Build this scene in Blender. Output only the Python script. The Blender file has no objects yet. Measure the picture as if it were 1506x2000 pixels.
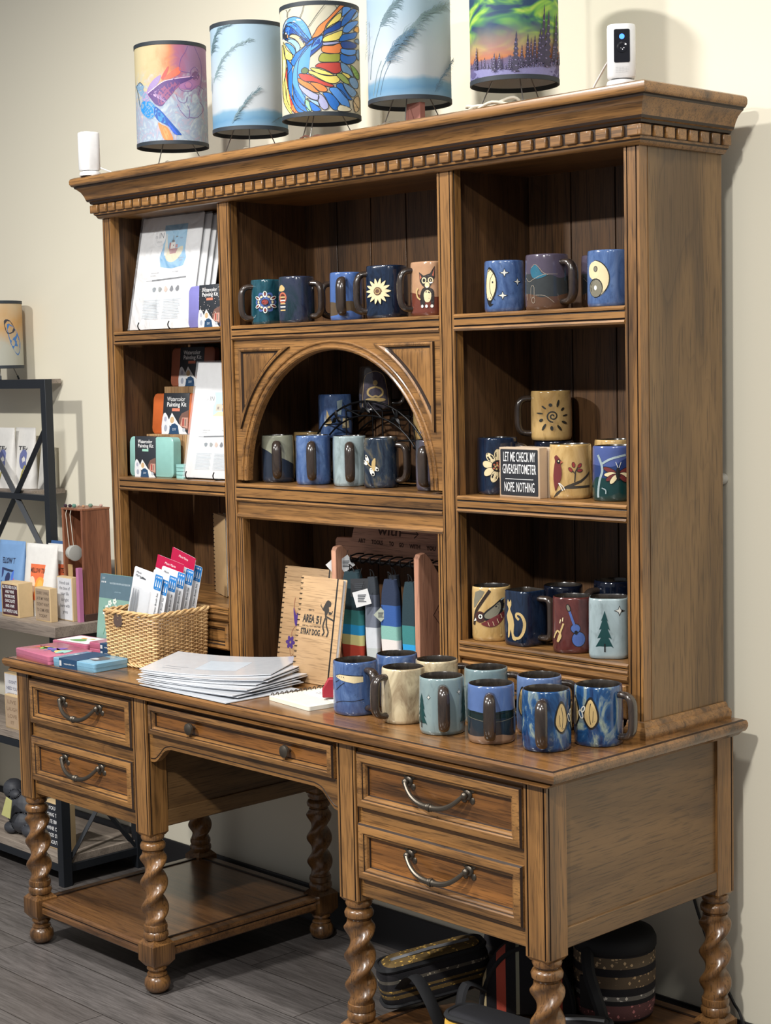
import bpy, bmesh, math, random
from mathutils import Vector, Matrix
PI = math.pi
rnd = random.Random(7)
S = bpy.context.scene
COL = S.collection
V = Vector

# ------------------------------------------------------------------ camera
CAM = V((3.867, -2.2997, 1.5134))
YAW, PITCH, ROLL = 0.814, -0.0861, -0.0217
cd = bpy.data.cameras.new('camera'); cam = bpy.data.objects.new('camera', cd); COL.objects.link(cam)
cd.sensor_fit = 'VERTICAL'; cd.sensor_height = 24.0; cd.lens = 3285.7 / 2000 * 24
_f = V((-math.sin(YAW) * math.cos(PITCH), math.cos(YAW) * math.cos(PITCH), math.sin(PITCH)))
_r = V((math.cos(YAW), math.sin(YAW), 0)); _u = _r.cross(_f)
_r2 = _r * math.cos(ROLL) + _u * math.sin(ROLL); _u2 = -_r * math.sin(ROLL) + _u * math.cos(ROLL)
m = Matrix((_r2, _u2, -_f)).transposed().to_4x4(); m.translation = CAM
cam.matrix_world = m
cd.clip_start = 0.05
S.camera = cam

# ------------------------------------------------------------------ light and exposure
S.view_settings.view_transform = 'Standard'; S.view_settings.look = 'None'
S.view_settings.gamma = 1; S.view_settings.use_curve_mapping = False
S.view_settings.exposure = 0.0
w = bpy.data.worlds.new('room_light'); S.world = w; w.use_nodes = True
w.node_tree.nodes['Background'].inputs[0].default_value = (0.93, 0.95, 1.0, 1)
w.node_tree.nodes['Background'].inputs[1].default_value = 0.245
def lamp(name, x, y, z, power, size, col=(1, .975, .93), sy=None):
    d = bpy.data.lights.new(name, 'AREA'); d.shape = 'RECTANGLE' if sy else 'DISK'; d.size = size; d.energy = power; d.color = col
    if sy: d.size_y = sy
    o = bpy.data.objects.new(name, d); COL.objects.link(o); o.location = (x, y, z); return o
lamp('ceiling_light_near', 2.55, -0.72, 3.05, 20, .16)
lamp('ceiling_light_near', 0.75, -0.72, 3.05, 48, .16)
lamp('ceiling_light_far', 2.70, -2.45, 3.05, 116, .20)
lamp('ceiling_light_far', 0.30, -2.45, 3.05, 144, .20)
lamp('ceiling_light_side', 3.9, -1.0, 3.05, 19, .3)

# ------------------------------------------------------------------ materials
def srgb(r, g, b):
    f = lambda c: (c / 255) / 12.92 if c / 255 <= .04045 else ((c / 255 + .055) / 1.055) ** 2.4
    return (f(r), f(g), f(b))
class NT:
    def __init__(s, name):
        s.m = bpy.data.materials.new(name); s.m.use_nodes = True; s.t = s.m.node_tree; s.n = s.t.nodes
        s.b = s.n['Principled BSDF']
    def add(s, typ, **kw):
        n = s.n.new(typ)
        for k, v in kw.items():
            if isinstance(k, str) and hasattr(n, k) and k not in ('inputs',): setattr(n, k, v)
        return n
    def link(s, a, b): s.t.links.new(a, b)
    def coord(s, scale=(1, 1, 1), rand=0.0, rot=(0, 0, 0)):
        c = s.n.new('ShaderNodeTexCoord'); mp = s.n.new('ShaderNodeMapping'); mp.inputs['Scale'].default_value = scale
        mp.inputs['Rotation'].default_value = rot
        out = c.outputs['Object']
        if rand:
            oi = s.n.new('ShaderNodeObjectInfo'); ml = s.n.new('ShaderNodeVectorMath'); ml.operation = 'SCALE'
            cm = s.n.new('ShaderNodeCombineXYZ')
            for i in range(3): s.link(oi.outputs['Random'], cm.inputs[i])
            s.link(cm.outputs[0], ml.inputs[0]); ml.inputs['Scale'].default_value = rand
            ad = s.n.new('ShaderNodeVectorMath'); s.link(out, ad.inputs[0]); s.link(ml.outputs[0], ad.inputs[1]); out = ad.outputs[0]
        s.link(out, mp.inputs[0]); return mp.outputs[0]
    def noise(s, vec, scale=1, detail=4, rough=.5, dist=0.0):
        n = s.n.new('ShaderNodeTexNoise'); n.inputs['Scale'].default_value = scale; n.inputs['Detail'].default_value = detail
        n.inputs['Roughness'].default_value = rough; n.inputs['Distortion'].default_value = dist
        s.link(vec, n.inputs['Vector']); return n.outputs['Fac']
    def ramp(s, fac, stops, const=False):
        r = s.n.new('ShaderNodeValToRGB'); e = r.color_ramp.elements
        while len(e) > 1: e.remove(e[0])
        e[0].position = stops[0][0]; e[0].color = (*stops[0][1], 1)
        for p, c in stops[1:]:
            k = e.new(p); k.color = (*c, 1)
        if const: r.color_ramp.interpolation = 'CONSTANT'
        s.link(fac, r.inputs[0]); return r.outputs[0]
    def mix(s, fac, a, b, mode='MIX'):
        n = s.n.new('ShaderNodeMix'); n.data_type = 'RGBA'; n.blend_type = mode
        for i, v in ((0, fac), (6, a), (7, b)):
            if isinstance(v, (int, float)): n.inputs[i].default_value = v
            elif isinstance(v, tuple): n.inputs[i].default_value = (*v, 1)
            else: s.link(v, n.inputs[i])
        return n.outputs[2]
    def math(s, op, a, b=0.0):
        n = s.n.new('ShaderNodeMath'); n.operation = op
        for i, v in ((0, a), (1, b)):
            if isinstance(v, (int, float)): n.inputs[i].default_value = v
            else: s.link(v, n.inputs[i])
        return n.outputs[0]
    def bump(s, h, strength=.2, dist=.001):
        n = s.n.new('ShaderNodeBump'); n.inputs['Strength'].default_value = strength; n.inputs['Distance'].default_value = dist
        s.link(h, n.inputs['Height']); s.link(n.outputs[0], s.b.inputs['Normal'])
    def done(s, col=None, rough=.5, metal=0.0, coat=0.0, spec=None):
        if col is not None:
            if isinstance(col, tuple): s.b.inputs['Base Color'].default_value = (*col, 1)
            else: s.link(col, s.b.inputs['Base Color'])
        s.b.inputs['Roughness'].default_value = rough; s.b.inputs['Metallic'].default_value = metal
        s.b.inputs['Coat Weight'].default_value = coat; s.b.inputs['Coat Roughness'].default_value = .15
        if spec is not None: s.b.inputs['Specular IOR Level'].default_value = spec
        return s.m
_pc = {}
def paint(r, g, b, rough=.5, coat=0.0, metal=0.0):
    k = (r, g, b, rough, coat, metal)
    if k not in _pc: 
        t = NT('paint_%d_%d_%d' % (r, g, b)); c = srgb(r, g, b)
        v = t.coord((1, 1, 1)); n = t.noise(v, 60, 2)
        col = t.mix(n, tuple(x * .92 for x in c), tuple(min(1, x * 1.08) for x in c))
        _pc[k] = t.done(col, rough, metal, coat)
    return _pc[k]
def wood(name, ax, light, mid, dark, rough=.36, coat=.25, grain=1.0, fig=1.0, sk=1.0):
    t = NT(name)
    def sc(a, l): v = [a, a, a]; v[ax] = l; return tuple(v)
    v1 = t.coord(sc(7 * fig, .9), 7.0); v2 = t.coord(sc(38, 2.2), 3.0); v3 = t.coord(sc(330 * grain, 12), 1.0)
    n1 = t.noise(v1, 1, 2, .5, 1.2); n2 = t.noise(v2, 1, 6, .68, .5); n3 = t.noise(v3, 1, 2, .6)
    rings = t.math('FRACT', t.math('MULTIPLY', n1, 9.0))
    c1 = t.ramp(t.math('ADD', t.math('MULTIPLY', n1, 1 - .5 * sk), t.math('MULTIPLY', n2, .5 * sk)), [(.36, dark), (.45, mid), (.56, light), (.68, tuple(min(1, x * 1.12) for x in light))])
    c2 = t.mix(.22, c1, t.ramp(rings, [(0, dark), (.10, mid), (.5, light), (.95, light), (1, dark)]))
    c3 = t.mix(t.ramp(n2, [(.30, (.45 * sk,) * 3), (.44, (0,) * 3)]), c2, dark)
    c4 = t.mix(t.ramp(n3, [(.36, (.55,) * 3), (.47, (0,) * 3)]), c3, tuple(x * .5 for x in dark))
    t.bump(n3, .10, .0005)
    return t.done(c4, rough, 0, coat)
OAK = (srgb(149, 107, 60), srgb(117, 82, 45), srgb(64, 44, 25))
WX = wood('oak_grain_across', 0, *OAK); WY = wood('oak_grain_deep', 1, *OAK); WZ = wood('oak_grain_upright', 2, *OAK)
DRW = wood('drawer_oak', 0, srgb(142, 93, 46), srgb(104, 67, 34), srgb(46, 30, 17), fig=2.0, rough=.3)
SIDX = wood('side_oak_upright', 2, srgb(124, 95, 60), srgb(106, 80, 49), srgb(78, 58, 37), fig=.8, rough=.5, sk=.4)
SIDY = wood('side_oak_deep', 1, srgb(118, 88, 54), srgb(99, 72, 43), srgb(68, 49, 30), fig=1.1, rough=.45, sk=.4)
INN = wood('shaded_inner_oak', 2, srgb(100, 70, 42), srgb(78, 54, 33), srgb(44, 30, 20), rough=.5, coat=.05)  # same oak for the insides, interior shade put into the colour
LEGW = wood('leg_oak', 2, srgb(128, 90, 51), srgb(102, 70, 39), srgb(56, 38, 22), rough=.3, coat=.3)
GRV = NT('dark_glaze').done(srgb(40, 25, 15), .5)
IRON = paint(92, 85, 76, .36, 0, .8)

# ------------------------------------------------------------------ mesh helper
class G:
    def __init__(s): s.bm = bmesh.new(); s.m = 0; s.T = None
    def v(s, x, y, z):
        p = V((x, y, z))
        return s.bm.verts.new(s.T @ p if s.T else p)
    def f(s, vs, m=None):
        try:
            q = s.bm.faces.new(vs); q.material_index = s.m if m is None else m; return q
        except ValueError: return None
    def box(s, x0, x1, y0, y1, z0, z1, m=None):
        a = [s.v(x, y, z) for z in (z0, z1) for x, y in ((x0, y0), (x1, y0), (x1, y1), (x0, y1))]
        for q in ((3, 2, 1, 0), (4, 5, 6, 7), (0, 1, 5, 4), (1, 2, 6, 5), (2, 3, 7, 6), (3, 0, 4, 7)): s.f([a[i] for i in q], m)
    def rings(s, rs, cap0=True, cap1=True, closed=True, ms=None, loop=False):
        vs = [[s.v(*p) for p in r] for r in rs]; n = len(vs[0])
        prs = list(zip(vs, vs[1:])) + ([(vs[-1], vs[0])] if loop else [])
        for k, (a, b) in enumerate(prs):
            for i in range(n if closed else n - 1):
                j = (i + 1) % n; s.f([a[i], a[j], b[j], b[i]], ms[k] if ms else None)
        if cap0 and not loop: s.f(list(reversed(vs[0])))
        if cap1 and not loop: s.f(vs[-1])
        return vs
    def lathe(s, prof, cx=0, cy=0, n=32, sup=2.0, rot=0.0, cap0=True, cap1=True, fn=None, ms=None):
        rs = []
        for r, z in prof:
            ring = []
            for i in range(n):
                a = 2 * PI * i / n; k = 1.0
                if sup != 2: k = (abs(math.cos(a - rot)) ** sup + abs(math.sin(a - rot)) ** sup) ** (-1 / sup)
                if fn: k *= fn(a, z)
                ring.append((cx + r * k * math.cos(a), cy + r * k * math.sin(a), z))
            rs.append(ring)
        return s.rings(rs, cap0, cap1, ms=ms)
    def tube(s, pts, r, n=8, closed=False, cap=True, flat=None):
        P = [V(p) for p in pts]; N = len(P); rs = []; up = None
        for i, p in enumerate(P):
            a = P[(i - 1) % N] if (closed or i > 0) else p; b = P[(i + 1) % N] if (closed or i < N - 1) else p
            t = (b - a).normalized()
            if up is None:
                up = V((0, 0, 1)) if abs(t.z) < .9 else V((1, 0, 0))
            sd = t.cross(up).normalized(); up = sd.cross(t).normalized()
            rr = r[i] if isinstance(r, (list, tuple)) else r
            ra, rb = (rr, rr) if not flat else (rr * flat, rr)
            rs.append([tuple(p + sd * math.cos(2 * PI * k / n) * ra + up * math.sin(2 * PI * k / n) * rb) for k in range(n)])
        s.rings(rs, cap and not closed, cap and not closed, loop=closed)
    def prism(s, poly, plane, d0, d1, ms=None):
        def mk(a, b, d): return {'xy': (a, b, d), 'xz': (a, d, b), 'yz': (d, a, b)}[plane]
        A = [s.v(*mk(p[0], p[1], d0)) for p in poly]; B = [s.v(*mk(p[0], p[1], d1)) for p in poly]; n = len(poly)
        for i in range(n):
            j = (i + 1) % n; s.f([A[i], A[j], B[j], B[i]], ms[i] if ms else None)
        s.f(list(reversed(A))); s.f(B)
    def sphere(s, c, r, n=16, sc=(1, 1, 1)):
        rs = []
        for k in range(1, n // 2):
            a = PI * k / (n // 2)
            rs.append([(c[0] + r * sc[0] * math.sin(a) * math.cos(2 * PI * i / n), c[1] + r * sc[1] * math.sin(a) * math.sin(2 * PI * i / n), c[2] - r * sc[2] * math.cos(a)) for i in range(n)])
        s.rings(rs)
    def build(s, name, mats, parent=None, bevel=0.0, sharp=35, world=True, seg=2, tag_=None):
        if parent is not None and world:
            o = parent
            L = V((0, 0, 0))
            while o is not None: L += o.location; o = o.parent
            bmesh.ops.translate(s.bm, verts=s.bm.verts, vec=-L)
        bmesh.ops.recalc_face_normals(s.bm, faces=s.bm.faces)
        me = bpy.data.meshes.new(name); s.bm.to_mesh(me); s.bm.free()
        if not isinstance(mats, (list, tuple)): mats = [mats]
        for q in mats: me.materials.append(q)
        for p in me.polygons: p.use_smooth = True
        me.set_sharp_from_angle(angle=math.radians(sharp))
        ob = bpy.data.objects.new(name, me); COL.objects.link(ob); ob.parent = parent
        if bevel:
            b = ob.modifiers.new('bevel', 'BEVEL'); b.width = bevel; b.segments = seg; b.limit_method = 'ANGLE'; b.angle_limit = math.radians(50)
        return ob
def empty(name, label, cat, loc=(0, 0, 0), rz=0.0, group=None):
    o = bpy.data.objects.new(name, None); COL.objects.link(o); o.location = loc; o.rotation_euler = (0, 0, rz); o.empty_display_size = .05
    return tag(o, label, cat, group)
def tag(o, label, cat, group=None):
    o['label'] = label; o['category'] = cat
    if group: o['group'] = group
    return o
def lab(o, t): o['label'] = t; return o
def cr(pts, n=6, closed=False):
    """Catmull-Rom through the points"""
    P = [tuple(p) for p in pts]; N = len(P); out = []
    for i in range(N if closed else N - 1):
        g = lambda k: P[k % N] if closed else P[min(max(k, 0), N - 1)]
        a, b, c, d = g(i - 1), g(i), g(i + 1), g(i + 2)
        for j in range(n):
            t = j / n
            out.append(tuple(.5 * ((2 * b[q]) + (-a[q] + c[q]) * t + (2 * a[q] - 5 * b[q] + 4 * c[q] - d[q]) * t * t + (-a[q] + 3 * b[q] - 3 * c[q] + d[q]) * t ** 3) for q in range(len(b))))
    if not closed: out.append(P[-1])
    return out
def rrect(x0, x1, y0, y1, r, n=4):
    o = []
    for cx, cy, a0 in ((x1 - r, y0 + r, -PI / 2), (x1 - r, y1 - r, 0), (x0 + r, y1 - r, PI / 2), (x0 + r, y0 + r, PI)):
        o += [(cx + r * math.cos(a0 + PI / 2 * i / n), cy + r * math.sin(a0 + PI / 2 * i / n)) for i in range(n + 1)]
    return o

# ------------------------------------------------------------------ art on surfaces: flat shapes mapped onto an object
class Art:
    def __init__(s): s.items = []
    def poly(s, pts, mat, smooth=0, dz=0):
        if smooth: pts = cr(pts, smooth, True)
        s.items.append(('p', list(pts), mat, dz)); return s
    def ell(s, cx, cy, a, b, mat, rot=0.0, n=18, dz=0):
        c, q = math.cos(rot), math.sin(rot)
        return s.poly([(cx + a * math.cos(t) * c - b * math.sin(t) * q, cy + a * math.cos(t) * q + b * math.sin(t) * c) for t in [2 * PI * i / n for i in range(n)]], mat, dz=dz)
    def ring(s, cx, cy, a, b, wd, mat, rot=0.0, n=24):
        c, q = math.cos(rot), math.sin(rot)
        return s.stroke([(cx + a * math.cos(t) * c - b * math.sin(t) * q, cy + a * math.cos(t) * q + b * math.sin(t) * c) for t in [2 * PI * i / n for i in range(n)]], wd, mat, closed=True)
    def rect(s, x0, x1, y0, y1, mat): return s.poly([(x0, y0), (x1, y0), (x1, y1), (x0, y1)], mat)
    def stroke(s, pts, wd, mat, smooth=0, closed=False, taper=False):
        if smooth: pts = cr(pts, smooth, closed)
        N = len(pts); L = []; R = []
        for i, p in enumerate(pts):
            a = pts[(i - 1) % N] if (closed or i) else p; b = pts[(i + 1) % N] if (closed or i < N - 1) else p
            dx, dy = b[0] - a[0], b[1] - a[1]; l = math.hypot(dx, dy) or 1; w_ = wd / 2
            if taper: w_ *= 1 - .85 * i / (N - 1)
            L.append((p[0] - dy / l * w_, p[1] + dx / l * w_)); R.append((p[0] + dy / l * w_, p[1] - dx / l * w_))
        s.items.append(('s', (L, R, closed), mat, 0)); return s
    def text(s, txt, cx, cy, size, mat, wx=1.0, bold=0.0, rot=0.0, align='CENTER', shear=0.0, fit=None):
        cu = bpy.data.curves.new('t', 'FONT'); cu.body = txt; cu.size = 1; cu.align_x = align; cu.align_y = 'CENTER'; cu.resolution_u = 2; cu.offset = bold; cu.shear = shear
        ob = bpy.data.objects.new('t', cu); me = bpy.data.meshes.new_from_object(ob)
        if len(me.vertices):
            if fit:
                xs = [v.co.x for v in me.vertices]; wx = fit / (size * (max(xs) - min(xs) or 1))
            c, q = math.cos(rot), math.sin(rot)
            vs = [(cx + v.co.x * size * wx * c - v.co.y * size * q, cy + v.co.x * size * wx * q + v.co.y * size * c) for v in me.vertices]
            s.items.append(('m', (vs, [tuple(p.vertices) for p in me.polygons]), mat, 0))
        bpy.data.meshes.remove(me); bpy.data.objects.remove(ob); bpy.data.curves.remove(cu); return s
    def build(s, name, fn, parent=None, seg=None, off=.0004, step=.00006):
        bm = bmesh.new(); mats = []; lay = bm.verts.layers.float.new('o')
        for k, (t, d, mat, dz) in enumerate(s.items):
            if mat not in mats: mats.append(mat)
            mi = mats.index(mat); o = off + step * k + dz
            def nv(p):
                v = bm.verts.new((p[0], p[1], 0)); v[lay] = o; return v
            fs = []
            if t == 'p':
                f = bm.faces.new([nv(p) for p in d]); fs = bmesh.ops.triangulate(bm, faces=[f])['faces']
            elif t == 's':
                L, R, cl = d; A = [nv(p) for p in L]; B = [nv(p) for p in R]; n = len(A)
                for i in range(n if cl else n - 1):
                    j = (i + 1) % n
                    try: fs.append(bm.faces.new([A[i], A[j], B[j], B[i]]))
                    except ValueError: pass
            else:
                vs = [nv(p) for p in d[0]]
                for p in d[1]:
                    try: fs.append(bm.faces.new([vs[i] for i in p]))
                    except ValueError: pass
            for f in fs: f.material_index = mi
        if seg:
            for _ in range(5):
                es = [e for e in bm.edges if e.calc_length() > seg]
                if not es: break
                bmesh.ops.subdivide_edges(bm, edges=es, cuts=1)
                bmesh.ops.triangulate(bm, faces=[f for f in bm.faces if len(f.verts) > 4])
        for v in bm.verts: v.co = fn(v.co.x, v.co.y, v[lay])
        me = bpy.data.meshes.new(name); bm.to_mesh(me); bm.free()
        for q in mats: me.materials.append(q)
        ob = bpy.data.objects.new(name, me); COL.objects.link(ob); ob.parent = parent
        return ob
def flat(org, u, v, k=1.0):
    """art plane: origin, right and up directions (metres per unit k)"""
    org, u, v = V(org), V(u).normalized(), V(v).normalized(); n = u.cross(v)
    return lambda a, b, o: org + u * a * k + v * b * k + n * o
# ================================================================== the room
def struct(g, name, mat, **k):
    o = g.build(name, mat, **k); o['kind'] = 'structure'; return o
t = NT('cream_wall'); v = t.coord((1, 1, 1)); n = t.noise(v, 180, 3)
t.bump(n, .12, .001); WALL = t.done(t.mix(t.noise(v, 1.3, 2), srgb(231, 224, 204), srgb(236, 230, 210)), .75)
g = G(); g.box(-3.2, 4.2, .65, .75, 0, 3.3); struct(g, 'wall_back', WALL)
t = NT('vinyl_plank_floor'); tc = t.coord((1, 1, 1), rot=(0, 0, 0))
br = t.n.new('ShaderNodeTexBrick'); br.inputs['Scale'].default_value = 1; br.inputs['Brick Width'].default_value = .92; br.inputs['Row Height'].default_value = .15
br.inputs['Mortar Size'].default_value = .0012; br.inputs['Color1'].default_value = (0, 0, 0, 1); br.inputs['Color2'].default_value = (1, 1, 1, 1); br.inputs['Mortar'].default_value = (.5, .5, .5, 1)
br.offset = .37; t.link(tc, br.inputs['Vector'])
ad = t.n.new('ShaderNodeVectorMath'); ad.operation = 'MULTIPLY_ADD'; t.link(br.outputs['Color'], ad.inputs[0]); ad.inputs[1].default_value = (3, 5, 2); t.link(tc, ad.inputs[2])
mp = t.n.new('ShaderNodeMapping'); mp.inputs['Scale'].default_value = (2.2, 26, 1); t.link(ad.outputs[0], mp.inputs[0])
n1 = t.noise(mp.outputs[0], 1, 6, .65, .8)
mp2 = t.n.new('ShaderNodeMapping'); mp2.inputs['Scale'].default_value = (14, 240, 1); t.link(ad.outputs[0], mp2.inputs[0])
n2 = t.noise(mp2.outputs[0], 1, 3, .6)
c = t.ramp(n1, [(.28, srgb(50, 47, 46)), (.45, srgb(80, 76, 74)), (.6, srgb(104, 99, 97)), (.75, srgb(70, 66, 65))])
c = t.mix(.5, c, t.ramp(n2, [(.3, srgb(48, 45, 44)), (.7, srgb(116, 111, 109))]))
c = t.mix(t.math('MULTIPLY', br.outputs['Color'], .35), c, srgb(80, 74, 70))
c = t.mix(br.outputs['Fac'], c, srgb(34, 30, 28)); t.bump(n2, .15, .0006)
FLOOR = t.done(c, .38)
g = G(); g.box(-3.2, 4.2, -3.2, .75, -.06, 0); struct(g, 'floor', FLOOR)
BB = paint(26, 25, 27, .45)
g = G(); g.prism([(.6495, 0.0), (.6495, .095), (.6475, .098), (.643, .098), (.640, .093), (.640, .012), (.634, 0.0)], 'yz', -3.2, 4.2); struct(g, 'baseboard_back', BB)

# ================================================================== the desk
W, PW, PED, KN, ZB, D, H = 1.847, .056, .5806, .6857, .4015, .591, .77
XP = [0, PED - PW, PED + KN, W - PW]
desk = empty('writing_desk', 'large carved oak desk with two drawer pedestals and barley twist legs', 'desk', (W / 2, D / 2, 0))
def grooved(x0, x1, y0, y1, front=(), right=(), left=(), back=(), w_=.0035, d_=.004):
    """plan outline of a post with V grooves; returns points and per edge material"""
    P = []; M = []
    def side(ax, a0, a1, fixed, grs, inward):
        sg = 1 if a1 > a0 else -1
        def pt(a, dd): return (a, fixed + inward * dd) if ax == 0 else (fixed + inward * dd, a)
        cs = sorted([a0 + sg * gq for gq in grs] if True else [], reverse=sg < 0)
        P.append(pt(a0, 0)); M.append(0)
        for c_ in cs:
            P.append(pt(c_ - sg * w_ / 2, 0)); M.append(1); P.append(pt(c_, d_)); M.append(1); P.append(pt(c_ + sg * w_ / 2, 0)); M.append(0)
    side(0, x0, x1, y0, front, 1); side(1, y0, y1, x1, right, -1); side(0, x1, x0, y1, back, -1); side(1, y1, y0, x0, left, 1)
    return P, M
TOPZ = .735
for i, x in enumerate(XP):
    for y in (0, D - PW):
        g = G(); fr = (.007, .049) if y == 0 else (); rt = (.007,) if y == 0 else (.049,)
        P, M = grooved(x, x + PW, y, y + PW, front=fr, right=rt)
        g.prism(P, 'xy', ZB, TOPZ, M)
        # tapered foot of the post
        g.rings([[(x, y, ZB), (x + PW, y, ZB), (x + PW, y + PW, ZB), (x, y + PW, ZB)], [(x + .006, y + .006, ZB - .008), (x + PW - .006, y + .006, ZB - .008), (x + PW - .006, y + PW - .006, ZB - .008), (x + .006, y + PW - .006, ZB - .008)]])
        g.build('post', [WZ, GRV], desk, sharp=20)
# legs
LEGP = []
def leg(x, y):
    g = G()
    R = .0285
    prof = [(.022, .398), (.027, .396), (.029, .390), (.027, .384), (.022, .382), (.022, .379), (.028, .376), (.0315, .369), (.030, .361), (.024, .357), (.023, .353)]
    g.lathe(prof, x, y, 28)
    z0, z1 = .172, .353; k = 2 * PI / .128; rs = []
    for j in range(49):
        z = z0 + (z1 - z0) * j / 48; e = min(1, (z - z0) / .018, (z1 - z) / .018); e = max(0, e); e = e * e * (3 - 2 * e)
        ring = []
        for i in range(32):
            a = 2 * PI * i / 32; l = math.cos(2 * (a - k * z)); rr = .0262 + e * (.0068 * l + .0012 * math.cos(4 * (a - k * z)))
            ring.append((x + rr * math.cos(a), y + rr * math.sin(a), z))
        rs.append(ring)
    g.rings(rs)
    g.lathe([(.024, .174), (.0285, .171), (.0295, .163), (.028, .157)], x, y, 28)
    g.lathe([(.024, .159), (.024, .154)], x, y, 28)
    g.lathe([(.026, .156), (.0305, .151), (.031, .143), (.028, .136)], x, y, 28)
    h = PW / 2 + .004; q = h - .012
    sq = lambda a, z: [(x - a, y - a, z), (x + a, y - a, z), (x + a, y + a, z), (x - a, y + a, z)]
    g.rings([sq(q, .137), sq(h, .124), sq(h, .082), sq(q, .066)][::-1])
    g.lathe([(.020, .068), (.024, .066), (.025, .061), (.021, .057), (.019, .053), (.024, .050), (.025, .046), (.022, .043)][::-1], x, y, 28)
    g.lathe([(.012, 0), (.020, .003), (.029, .011), (.0325, .022), (.031, .033), (.025, .042), (.018, .046)], x, y, 28)
    o = g.build('leg', [LEGW], desk, sharp=40)
for x in XP:
    for y in (PW / 2, D - PW / 2): leg(x + PW / 2, y)
# lower shelves
LOWX = wood('lower_shelf_oak', 0, srgb(118, 82, 48), srgb(92, 62, 37), srgb(54, 37, 24), rough=.28, coat=.4)
for a, b in ((XP[0], XP[1] + PW), (XP[2], XP[3] + PW)):
    g = G()
    x0, x1, y0, y1 = a + .012, b - .012, .012, D - .012
    R = lambda i, z: [(x0 + i, y0 + i, z), (x1 - i, y0 + i, z), (x1 - i, y1 - i, z), (x0 + i, y1 - i, z)]
    g.rings([R(.004, .084), R(0, .088), R(0, .100), R(.003, .104), R(.003, .106), R(0, .109), R(0, .114), R(.004, .119), R(.012, .1195)], ms=[0, 0, 0, 1, 1, 0, 0, 0])
    # rim around the recessed board
    for i0, i1, z0, z1 in ((.034, .037, .1195, .1215),):
        g.box(x0 + .03, x0 + .036, y0 + .03, y1 - .03, .119, .122, 1); g.box(x1 - .036, x1 - .03, y0 + .03, y1 - .03, .119, .122, 1)
        g.box(x0 + .03, x1 - .03, y1 - .036, y1 - .03, .119, .122, 1)
    g.build('lower_shelf', [LOWX, GRV], desk)
# carcase
def panel(g, rect, prof, ax='y', base=0.0, sgn=-1, ms=None):
    """rectangular nested profile: rect=(a0,a1,b0,b1) prof=[(inset,out)]"""
    rs = []
    for ins, out in prof:
        a0, a1, b0, b1 = rect[0] + ins, rect[1] - ins, rect[2] + ins, rect[3] - ins; d = base + sgn * out
        if ax == 'y': rs.append([(a0, d, b0), (a1, d, b0), (a1, d, b1), (a0, d, b1)])
        else: rs.append([(d, a0, b0), (d, a1, b0), (d, a1, b1), (d, a0, b1)])
    g.rings(rs, ms=ms)
for a, b in ((XP[0], XP[1] + PW), (XP[2], XP[3] + PW)):
    g = G(); g.box(a + PW, b - PW, .010, .028, ZB + .012, TOPZ); g.build('drawer_surround', [WX], desk, bevel=.0015)
    g = G(); g.box(a + PW, b - PW, .012, .03, TOPZ - .006, TOPZ + .012, 0)
    g.build('top_rail', [GRV], desk)
    for xs, sg in ((a, -1), (b, 1)):
        # side panel: recessed board with a rail below
        g = G(); x0, x1 = (xs + .004, xs + .016) if sg < 0 else (xs - .016, xs - .006)
        g.box(x0, x1, PW - .002, D - PW + .002, ZB + .05, TOPZ)
        g.build('side_panel', [SIDY], desk)
        g = G(); x0, x1 = (xs + .001, xs + .018) if sg < 0 else (xs - .018, xs - .0015)
        g.box(x0, x1, PW - .002, D - PW + .002, ZB + .012, ZB + .052)
        g.build('side_rail', [SIDY], desk, bevel=.002)
    g = G(); g.box(a + .02, b - .02, D - .016, D - .006, ZB + .01, TOPZ); g.build('back_panel', [SIDX], desk)
    g = G(); g.box(a + .02, b - .02, .03, D - .02, ZB + .006, ZB + .014); g.build('bottom_board', [INN], desk)
def bail(parent, cx, cz, y):
    g = G()
    half = .082
    for sx in (-1, 1):
        X = cx + sx * half
        for dx, dz in ((-.011, .011), (.011, .011), (-.011, -.011), (.011, -.011)): g.sphere((X + dx, y - .003, cz + dz), .0075, 10, (1, .55, 1))
        g.sphere((X, y - .004, cz), .0115, 12, (1, .6, 1)); g.sphere((X, y - .014, cz - .001), .0075, 12)
        g.tube([(X, y, cz), (X, y - .016, cz)], .0045, 8)
    pts = []
    for i in range(25):
        t_ = -1 + 2 * i / 24; e = abs(t_)
        pts.append((cx + t_ * half, y - .016 - .012 * (1 - e ** 4), cz - .036 * (1 - e ** 2.6)))
    r = [.0042 + .0022 * (1 - abs(-1 + 2 * i / 24)) for i in range(25)]
    g.tube(pts, r, 10)
    c_ = pts[12]
    for dx, rr in ((-.006, .0078), (0, .0092), (.006, .0078)):
        g.tube([(c_[0] + dx - .0022, c_[1], c_[2]), (c_[0] + dx, c_[1], c_[2]), (c_[0] + dx + .0022, c_[1], c_[2])], [rr * .8, rr, rr * .8], 12)
    lab(g.build('handle', [IRON], parent), 'dark bronze bail handle')
DP = [(0, -.012), (0, .009), (.003, .0135), (.007, .015), (.017, .0165), (.0195, .0145), (.0205, .012), (.0225, .0125), (.0255, .010), (.0275, .005), (.029, .0012), (.032, .0008)]
DM = [0, 1, 0, 0, 0, 1, 0, 0, 0, 1, 2]
def drawer(name, x0, x1, z0, z1, prof=DP):
    g = G(); panel(g, (x0, x1, z0, z1), prof, base=.010, ms=DM[:len(prof) - 1])
    g.bm.faces.ensure_lookup_table(); g.bm.faces[-1].material_index = 2
    return g.build(name, [WX, GRV, DRW], desk, sharp=25)
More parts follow.
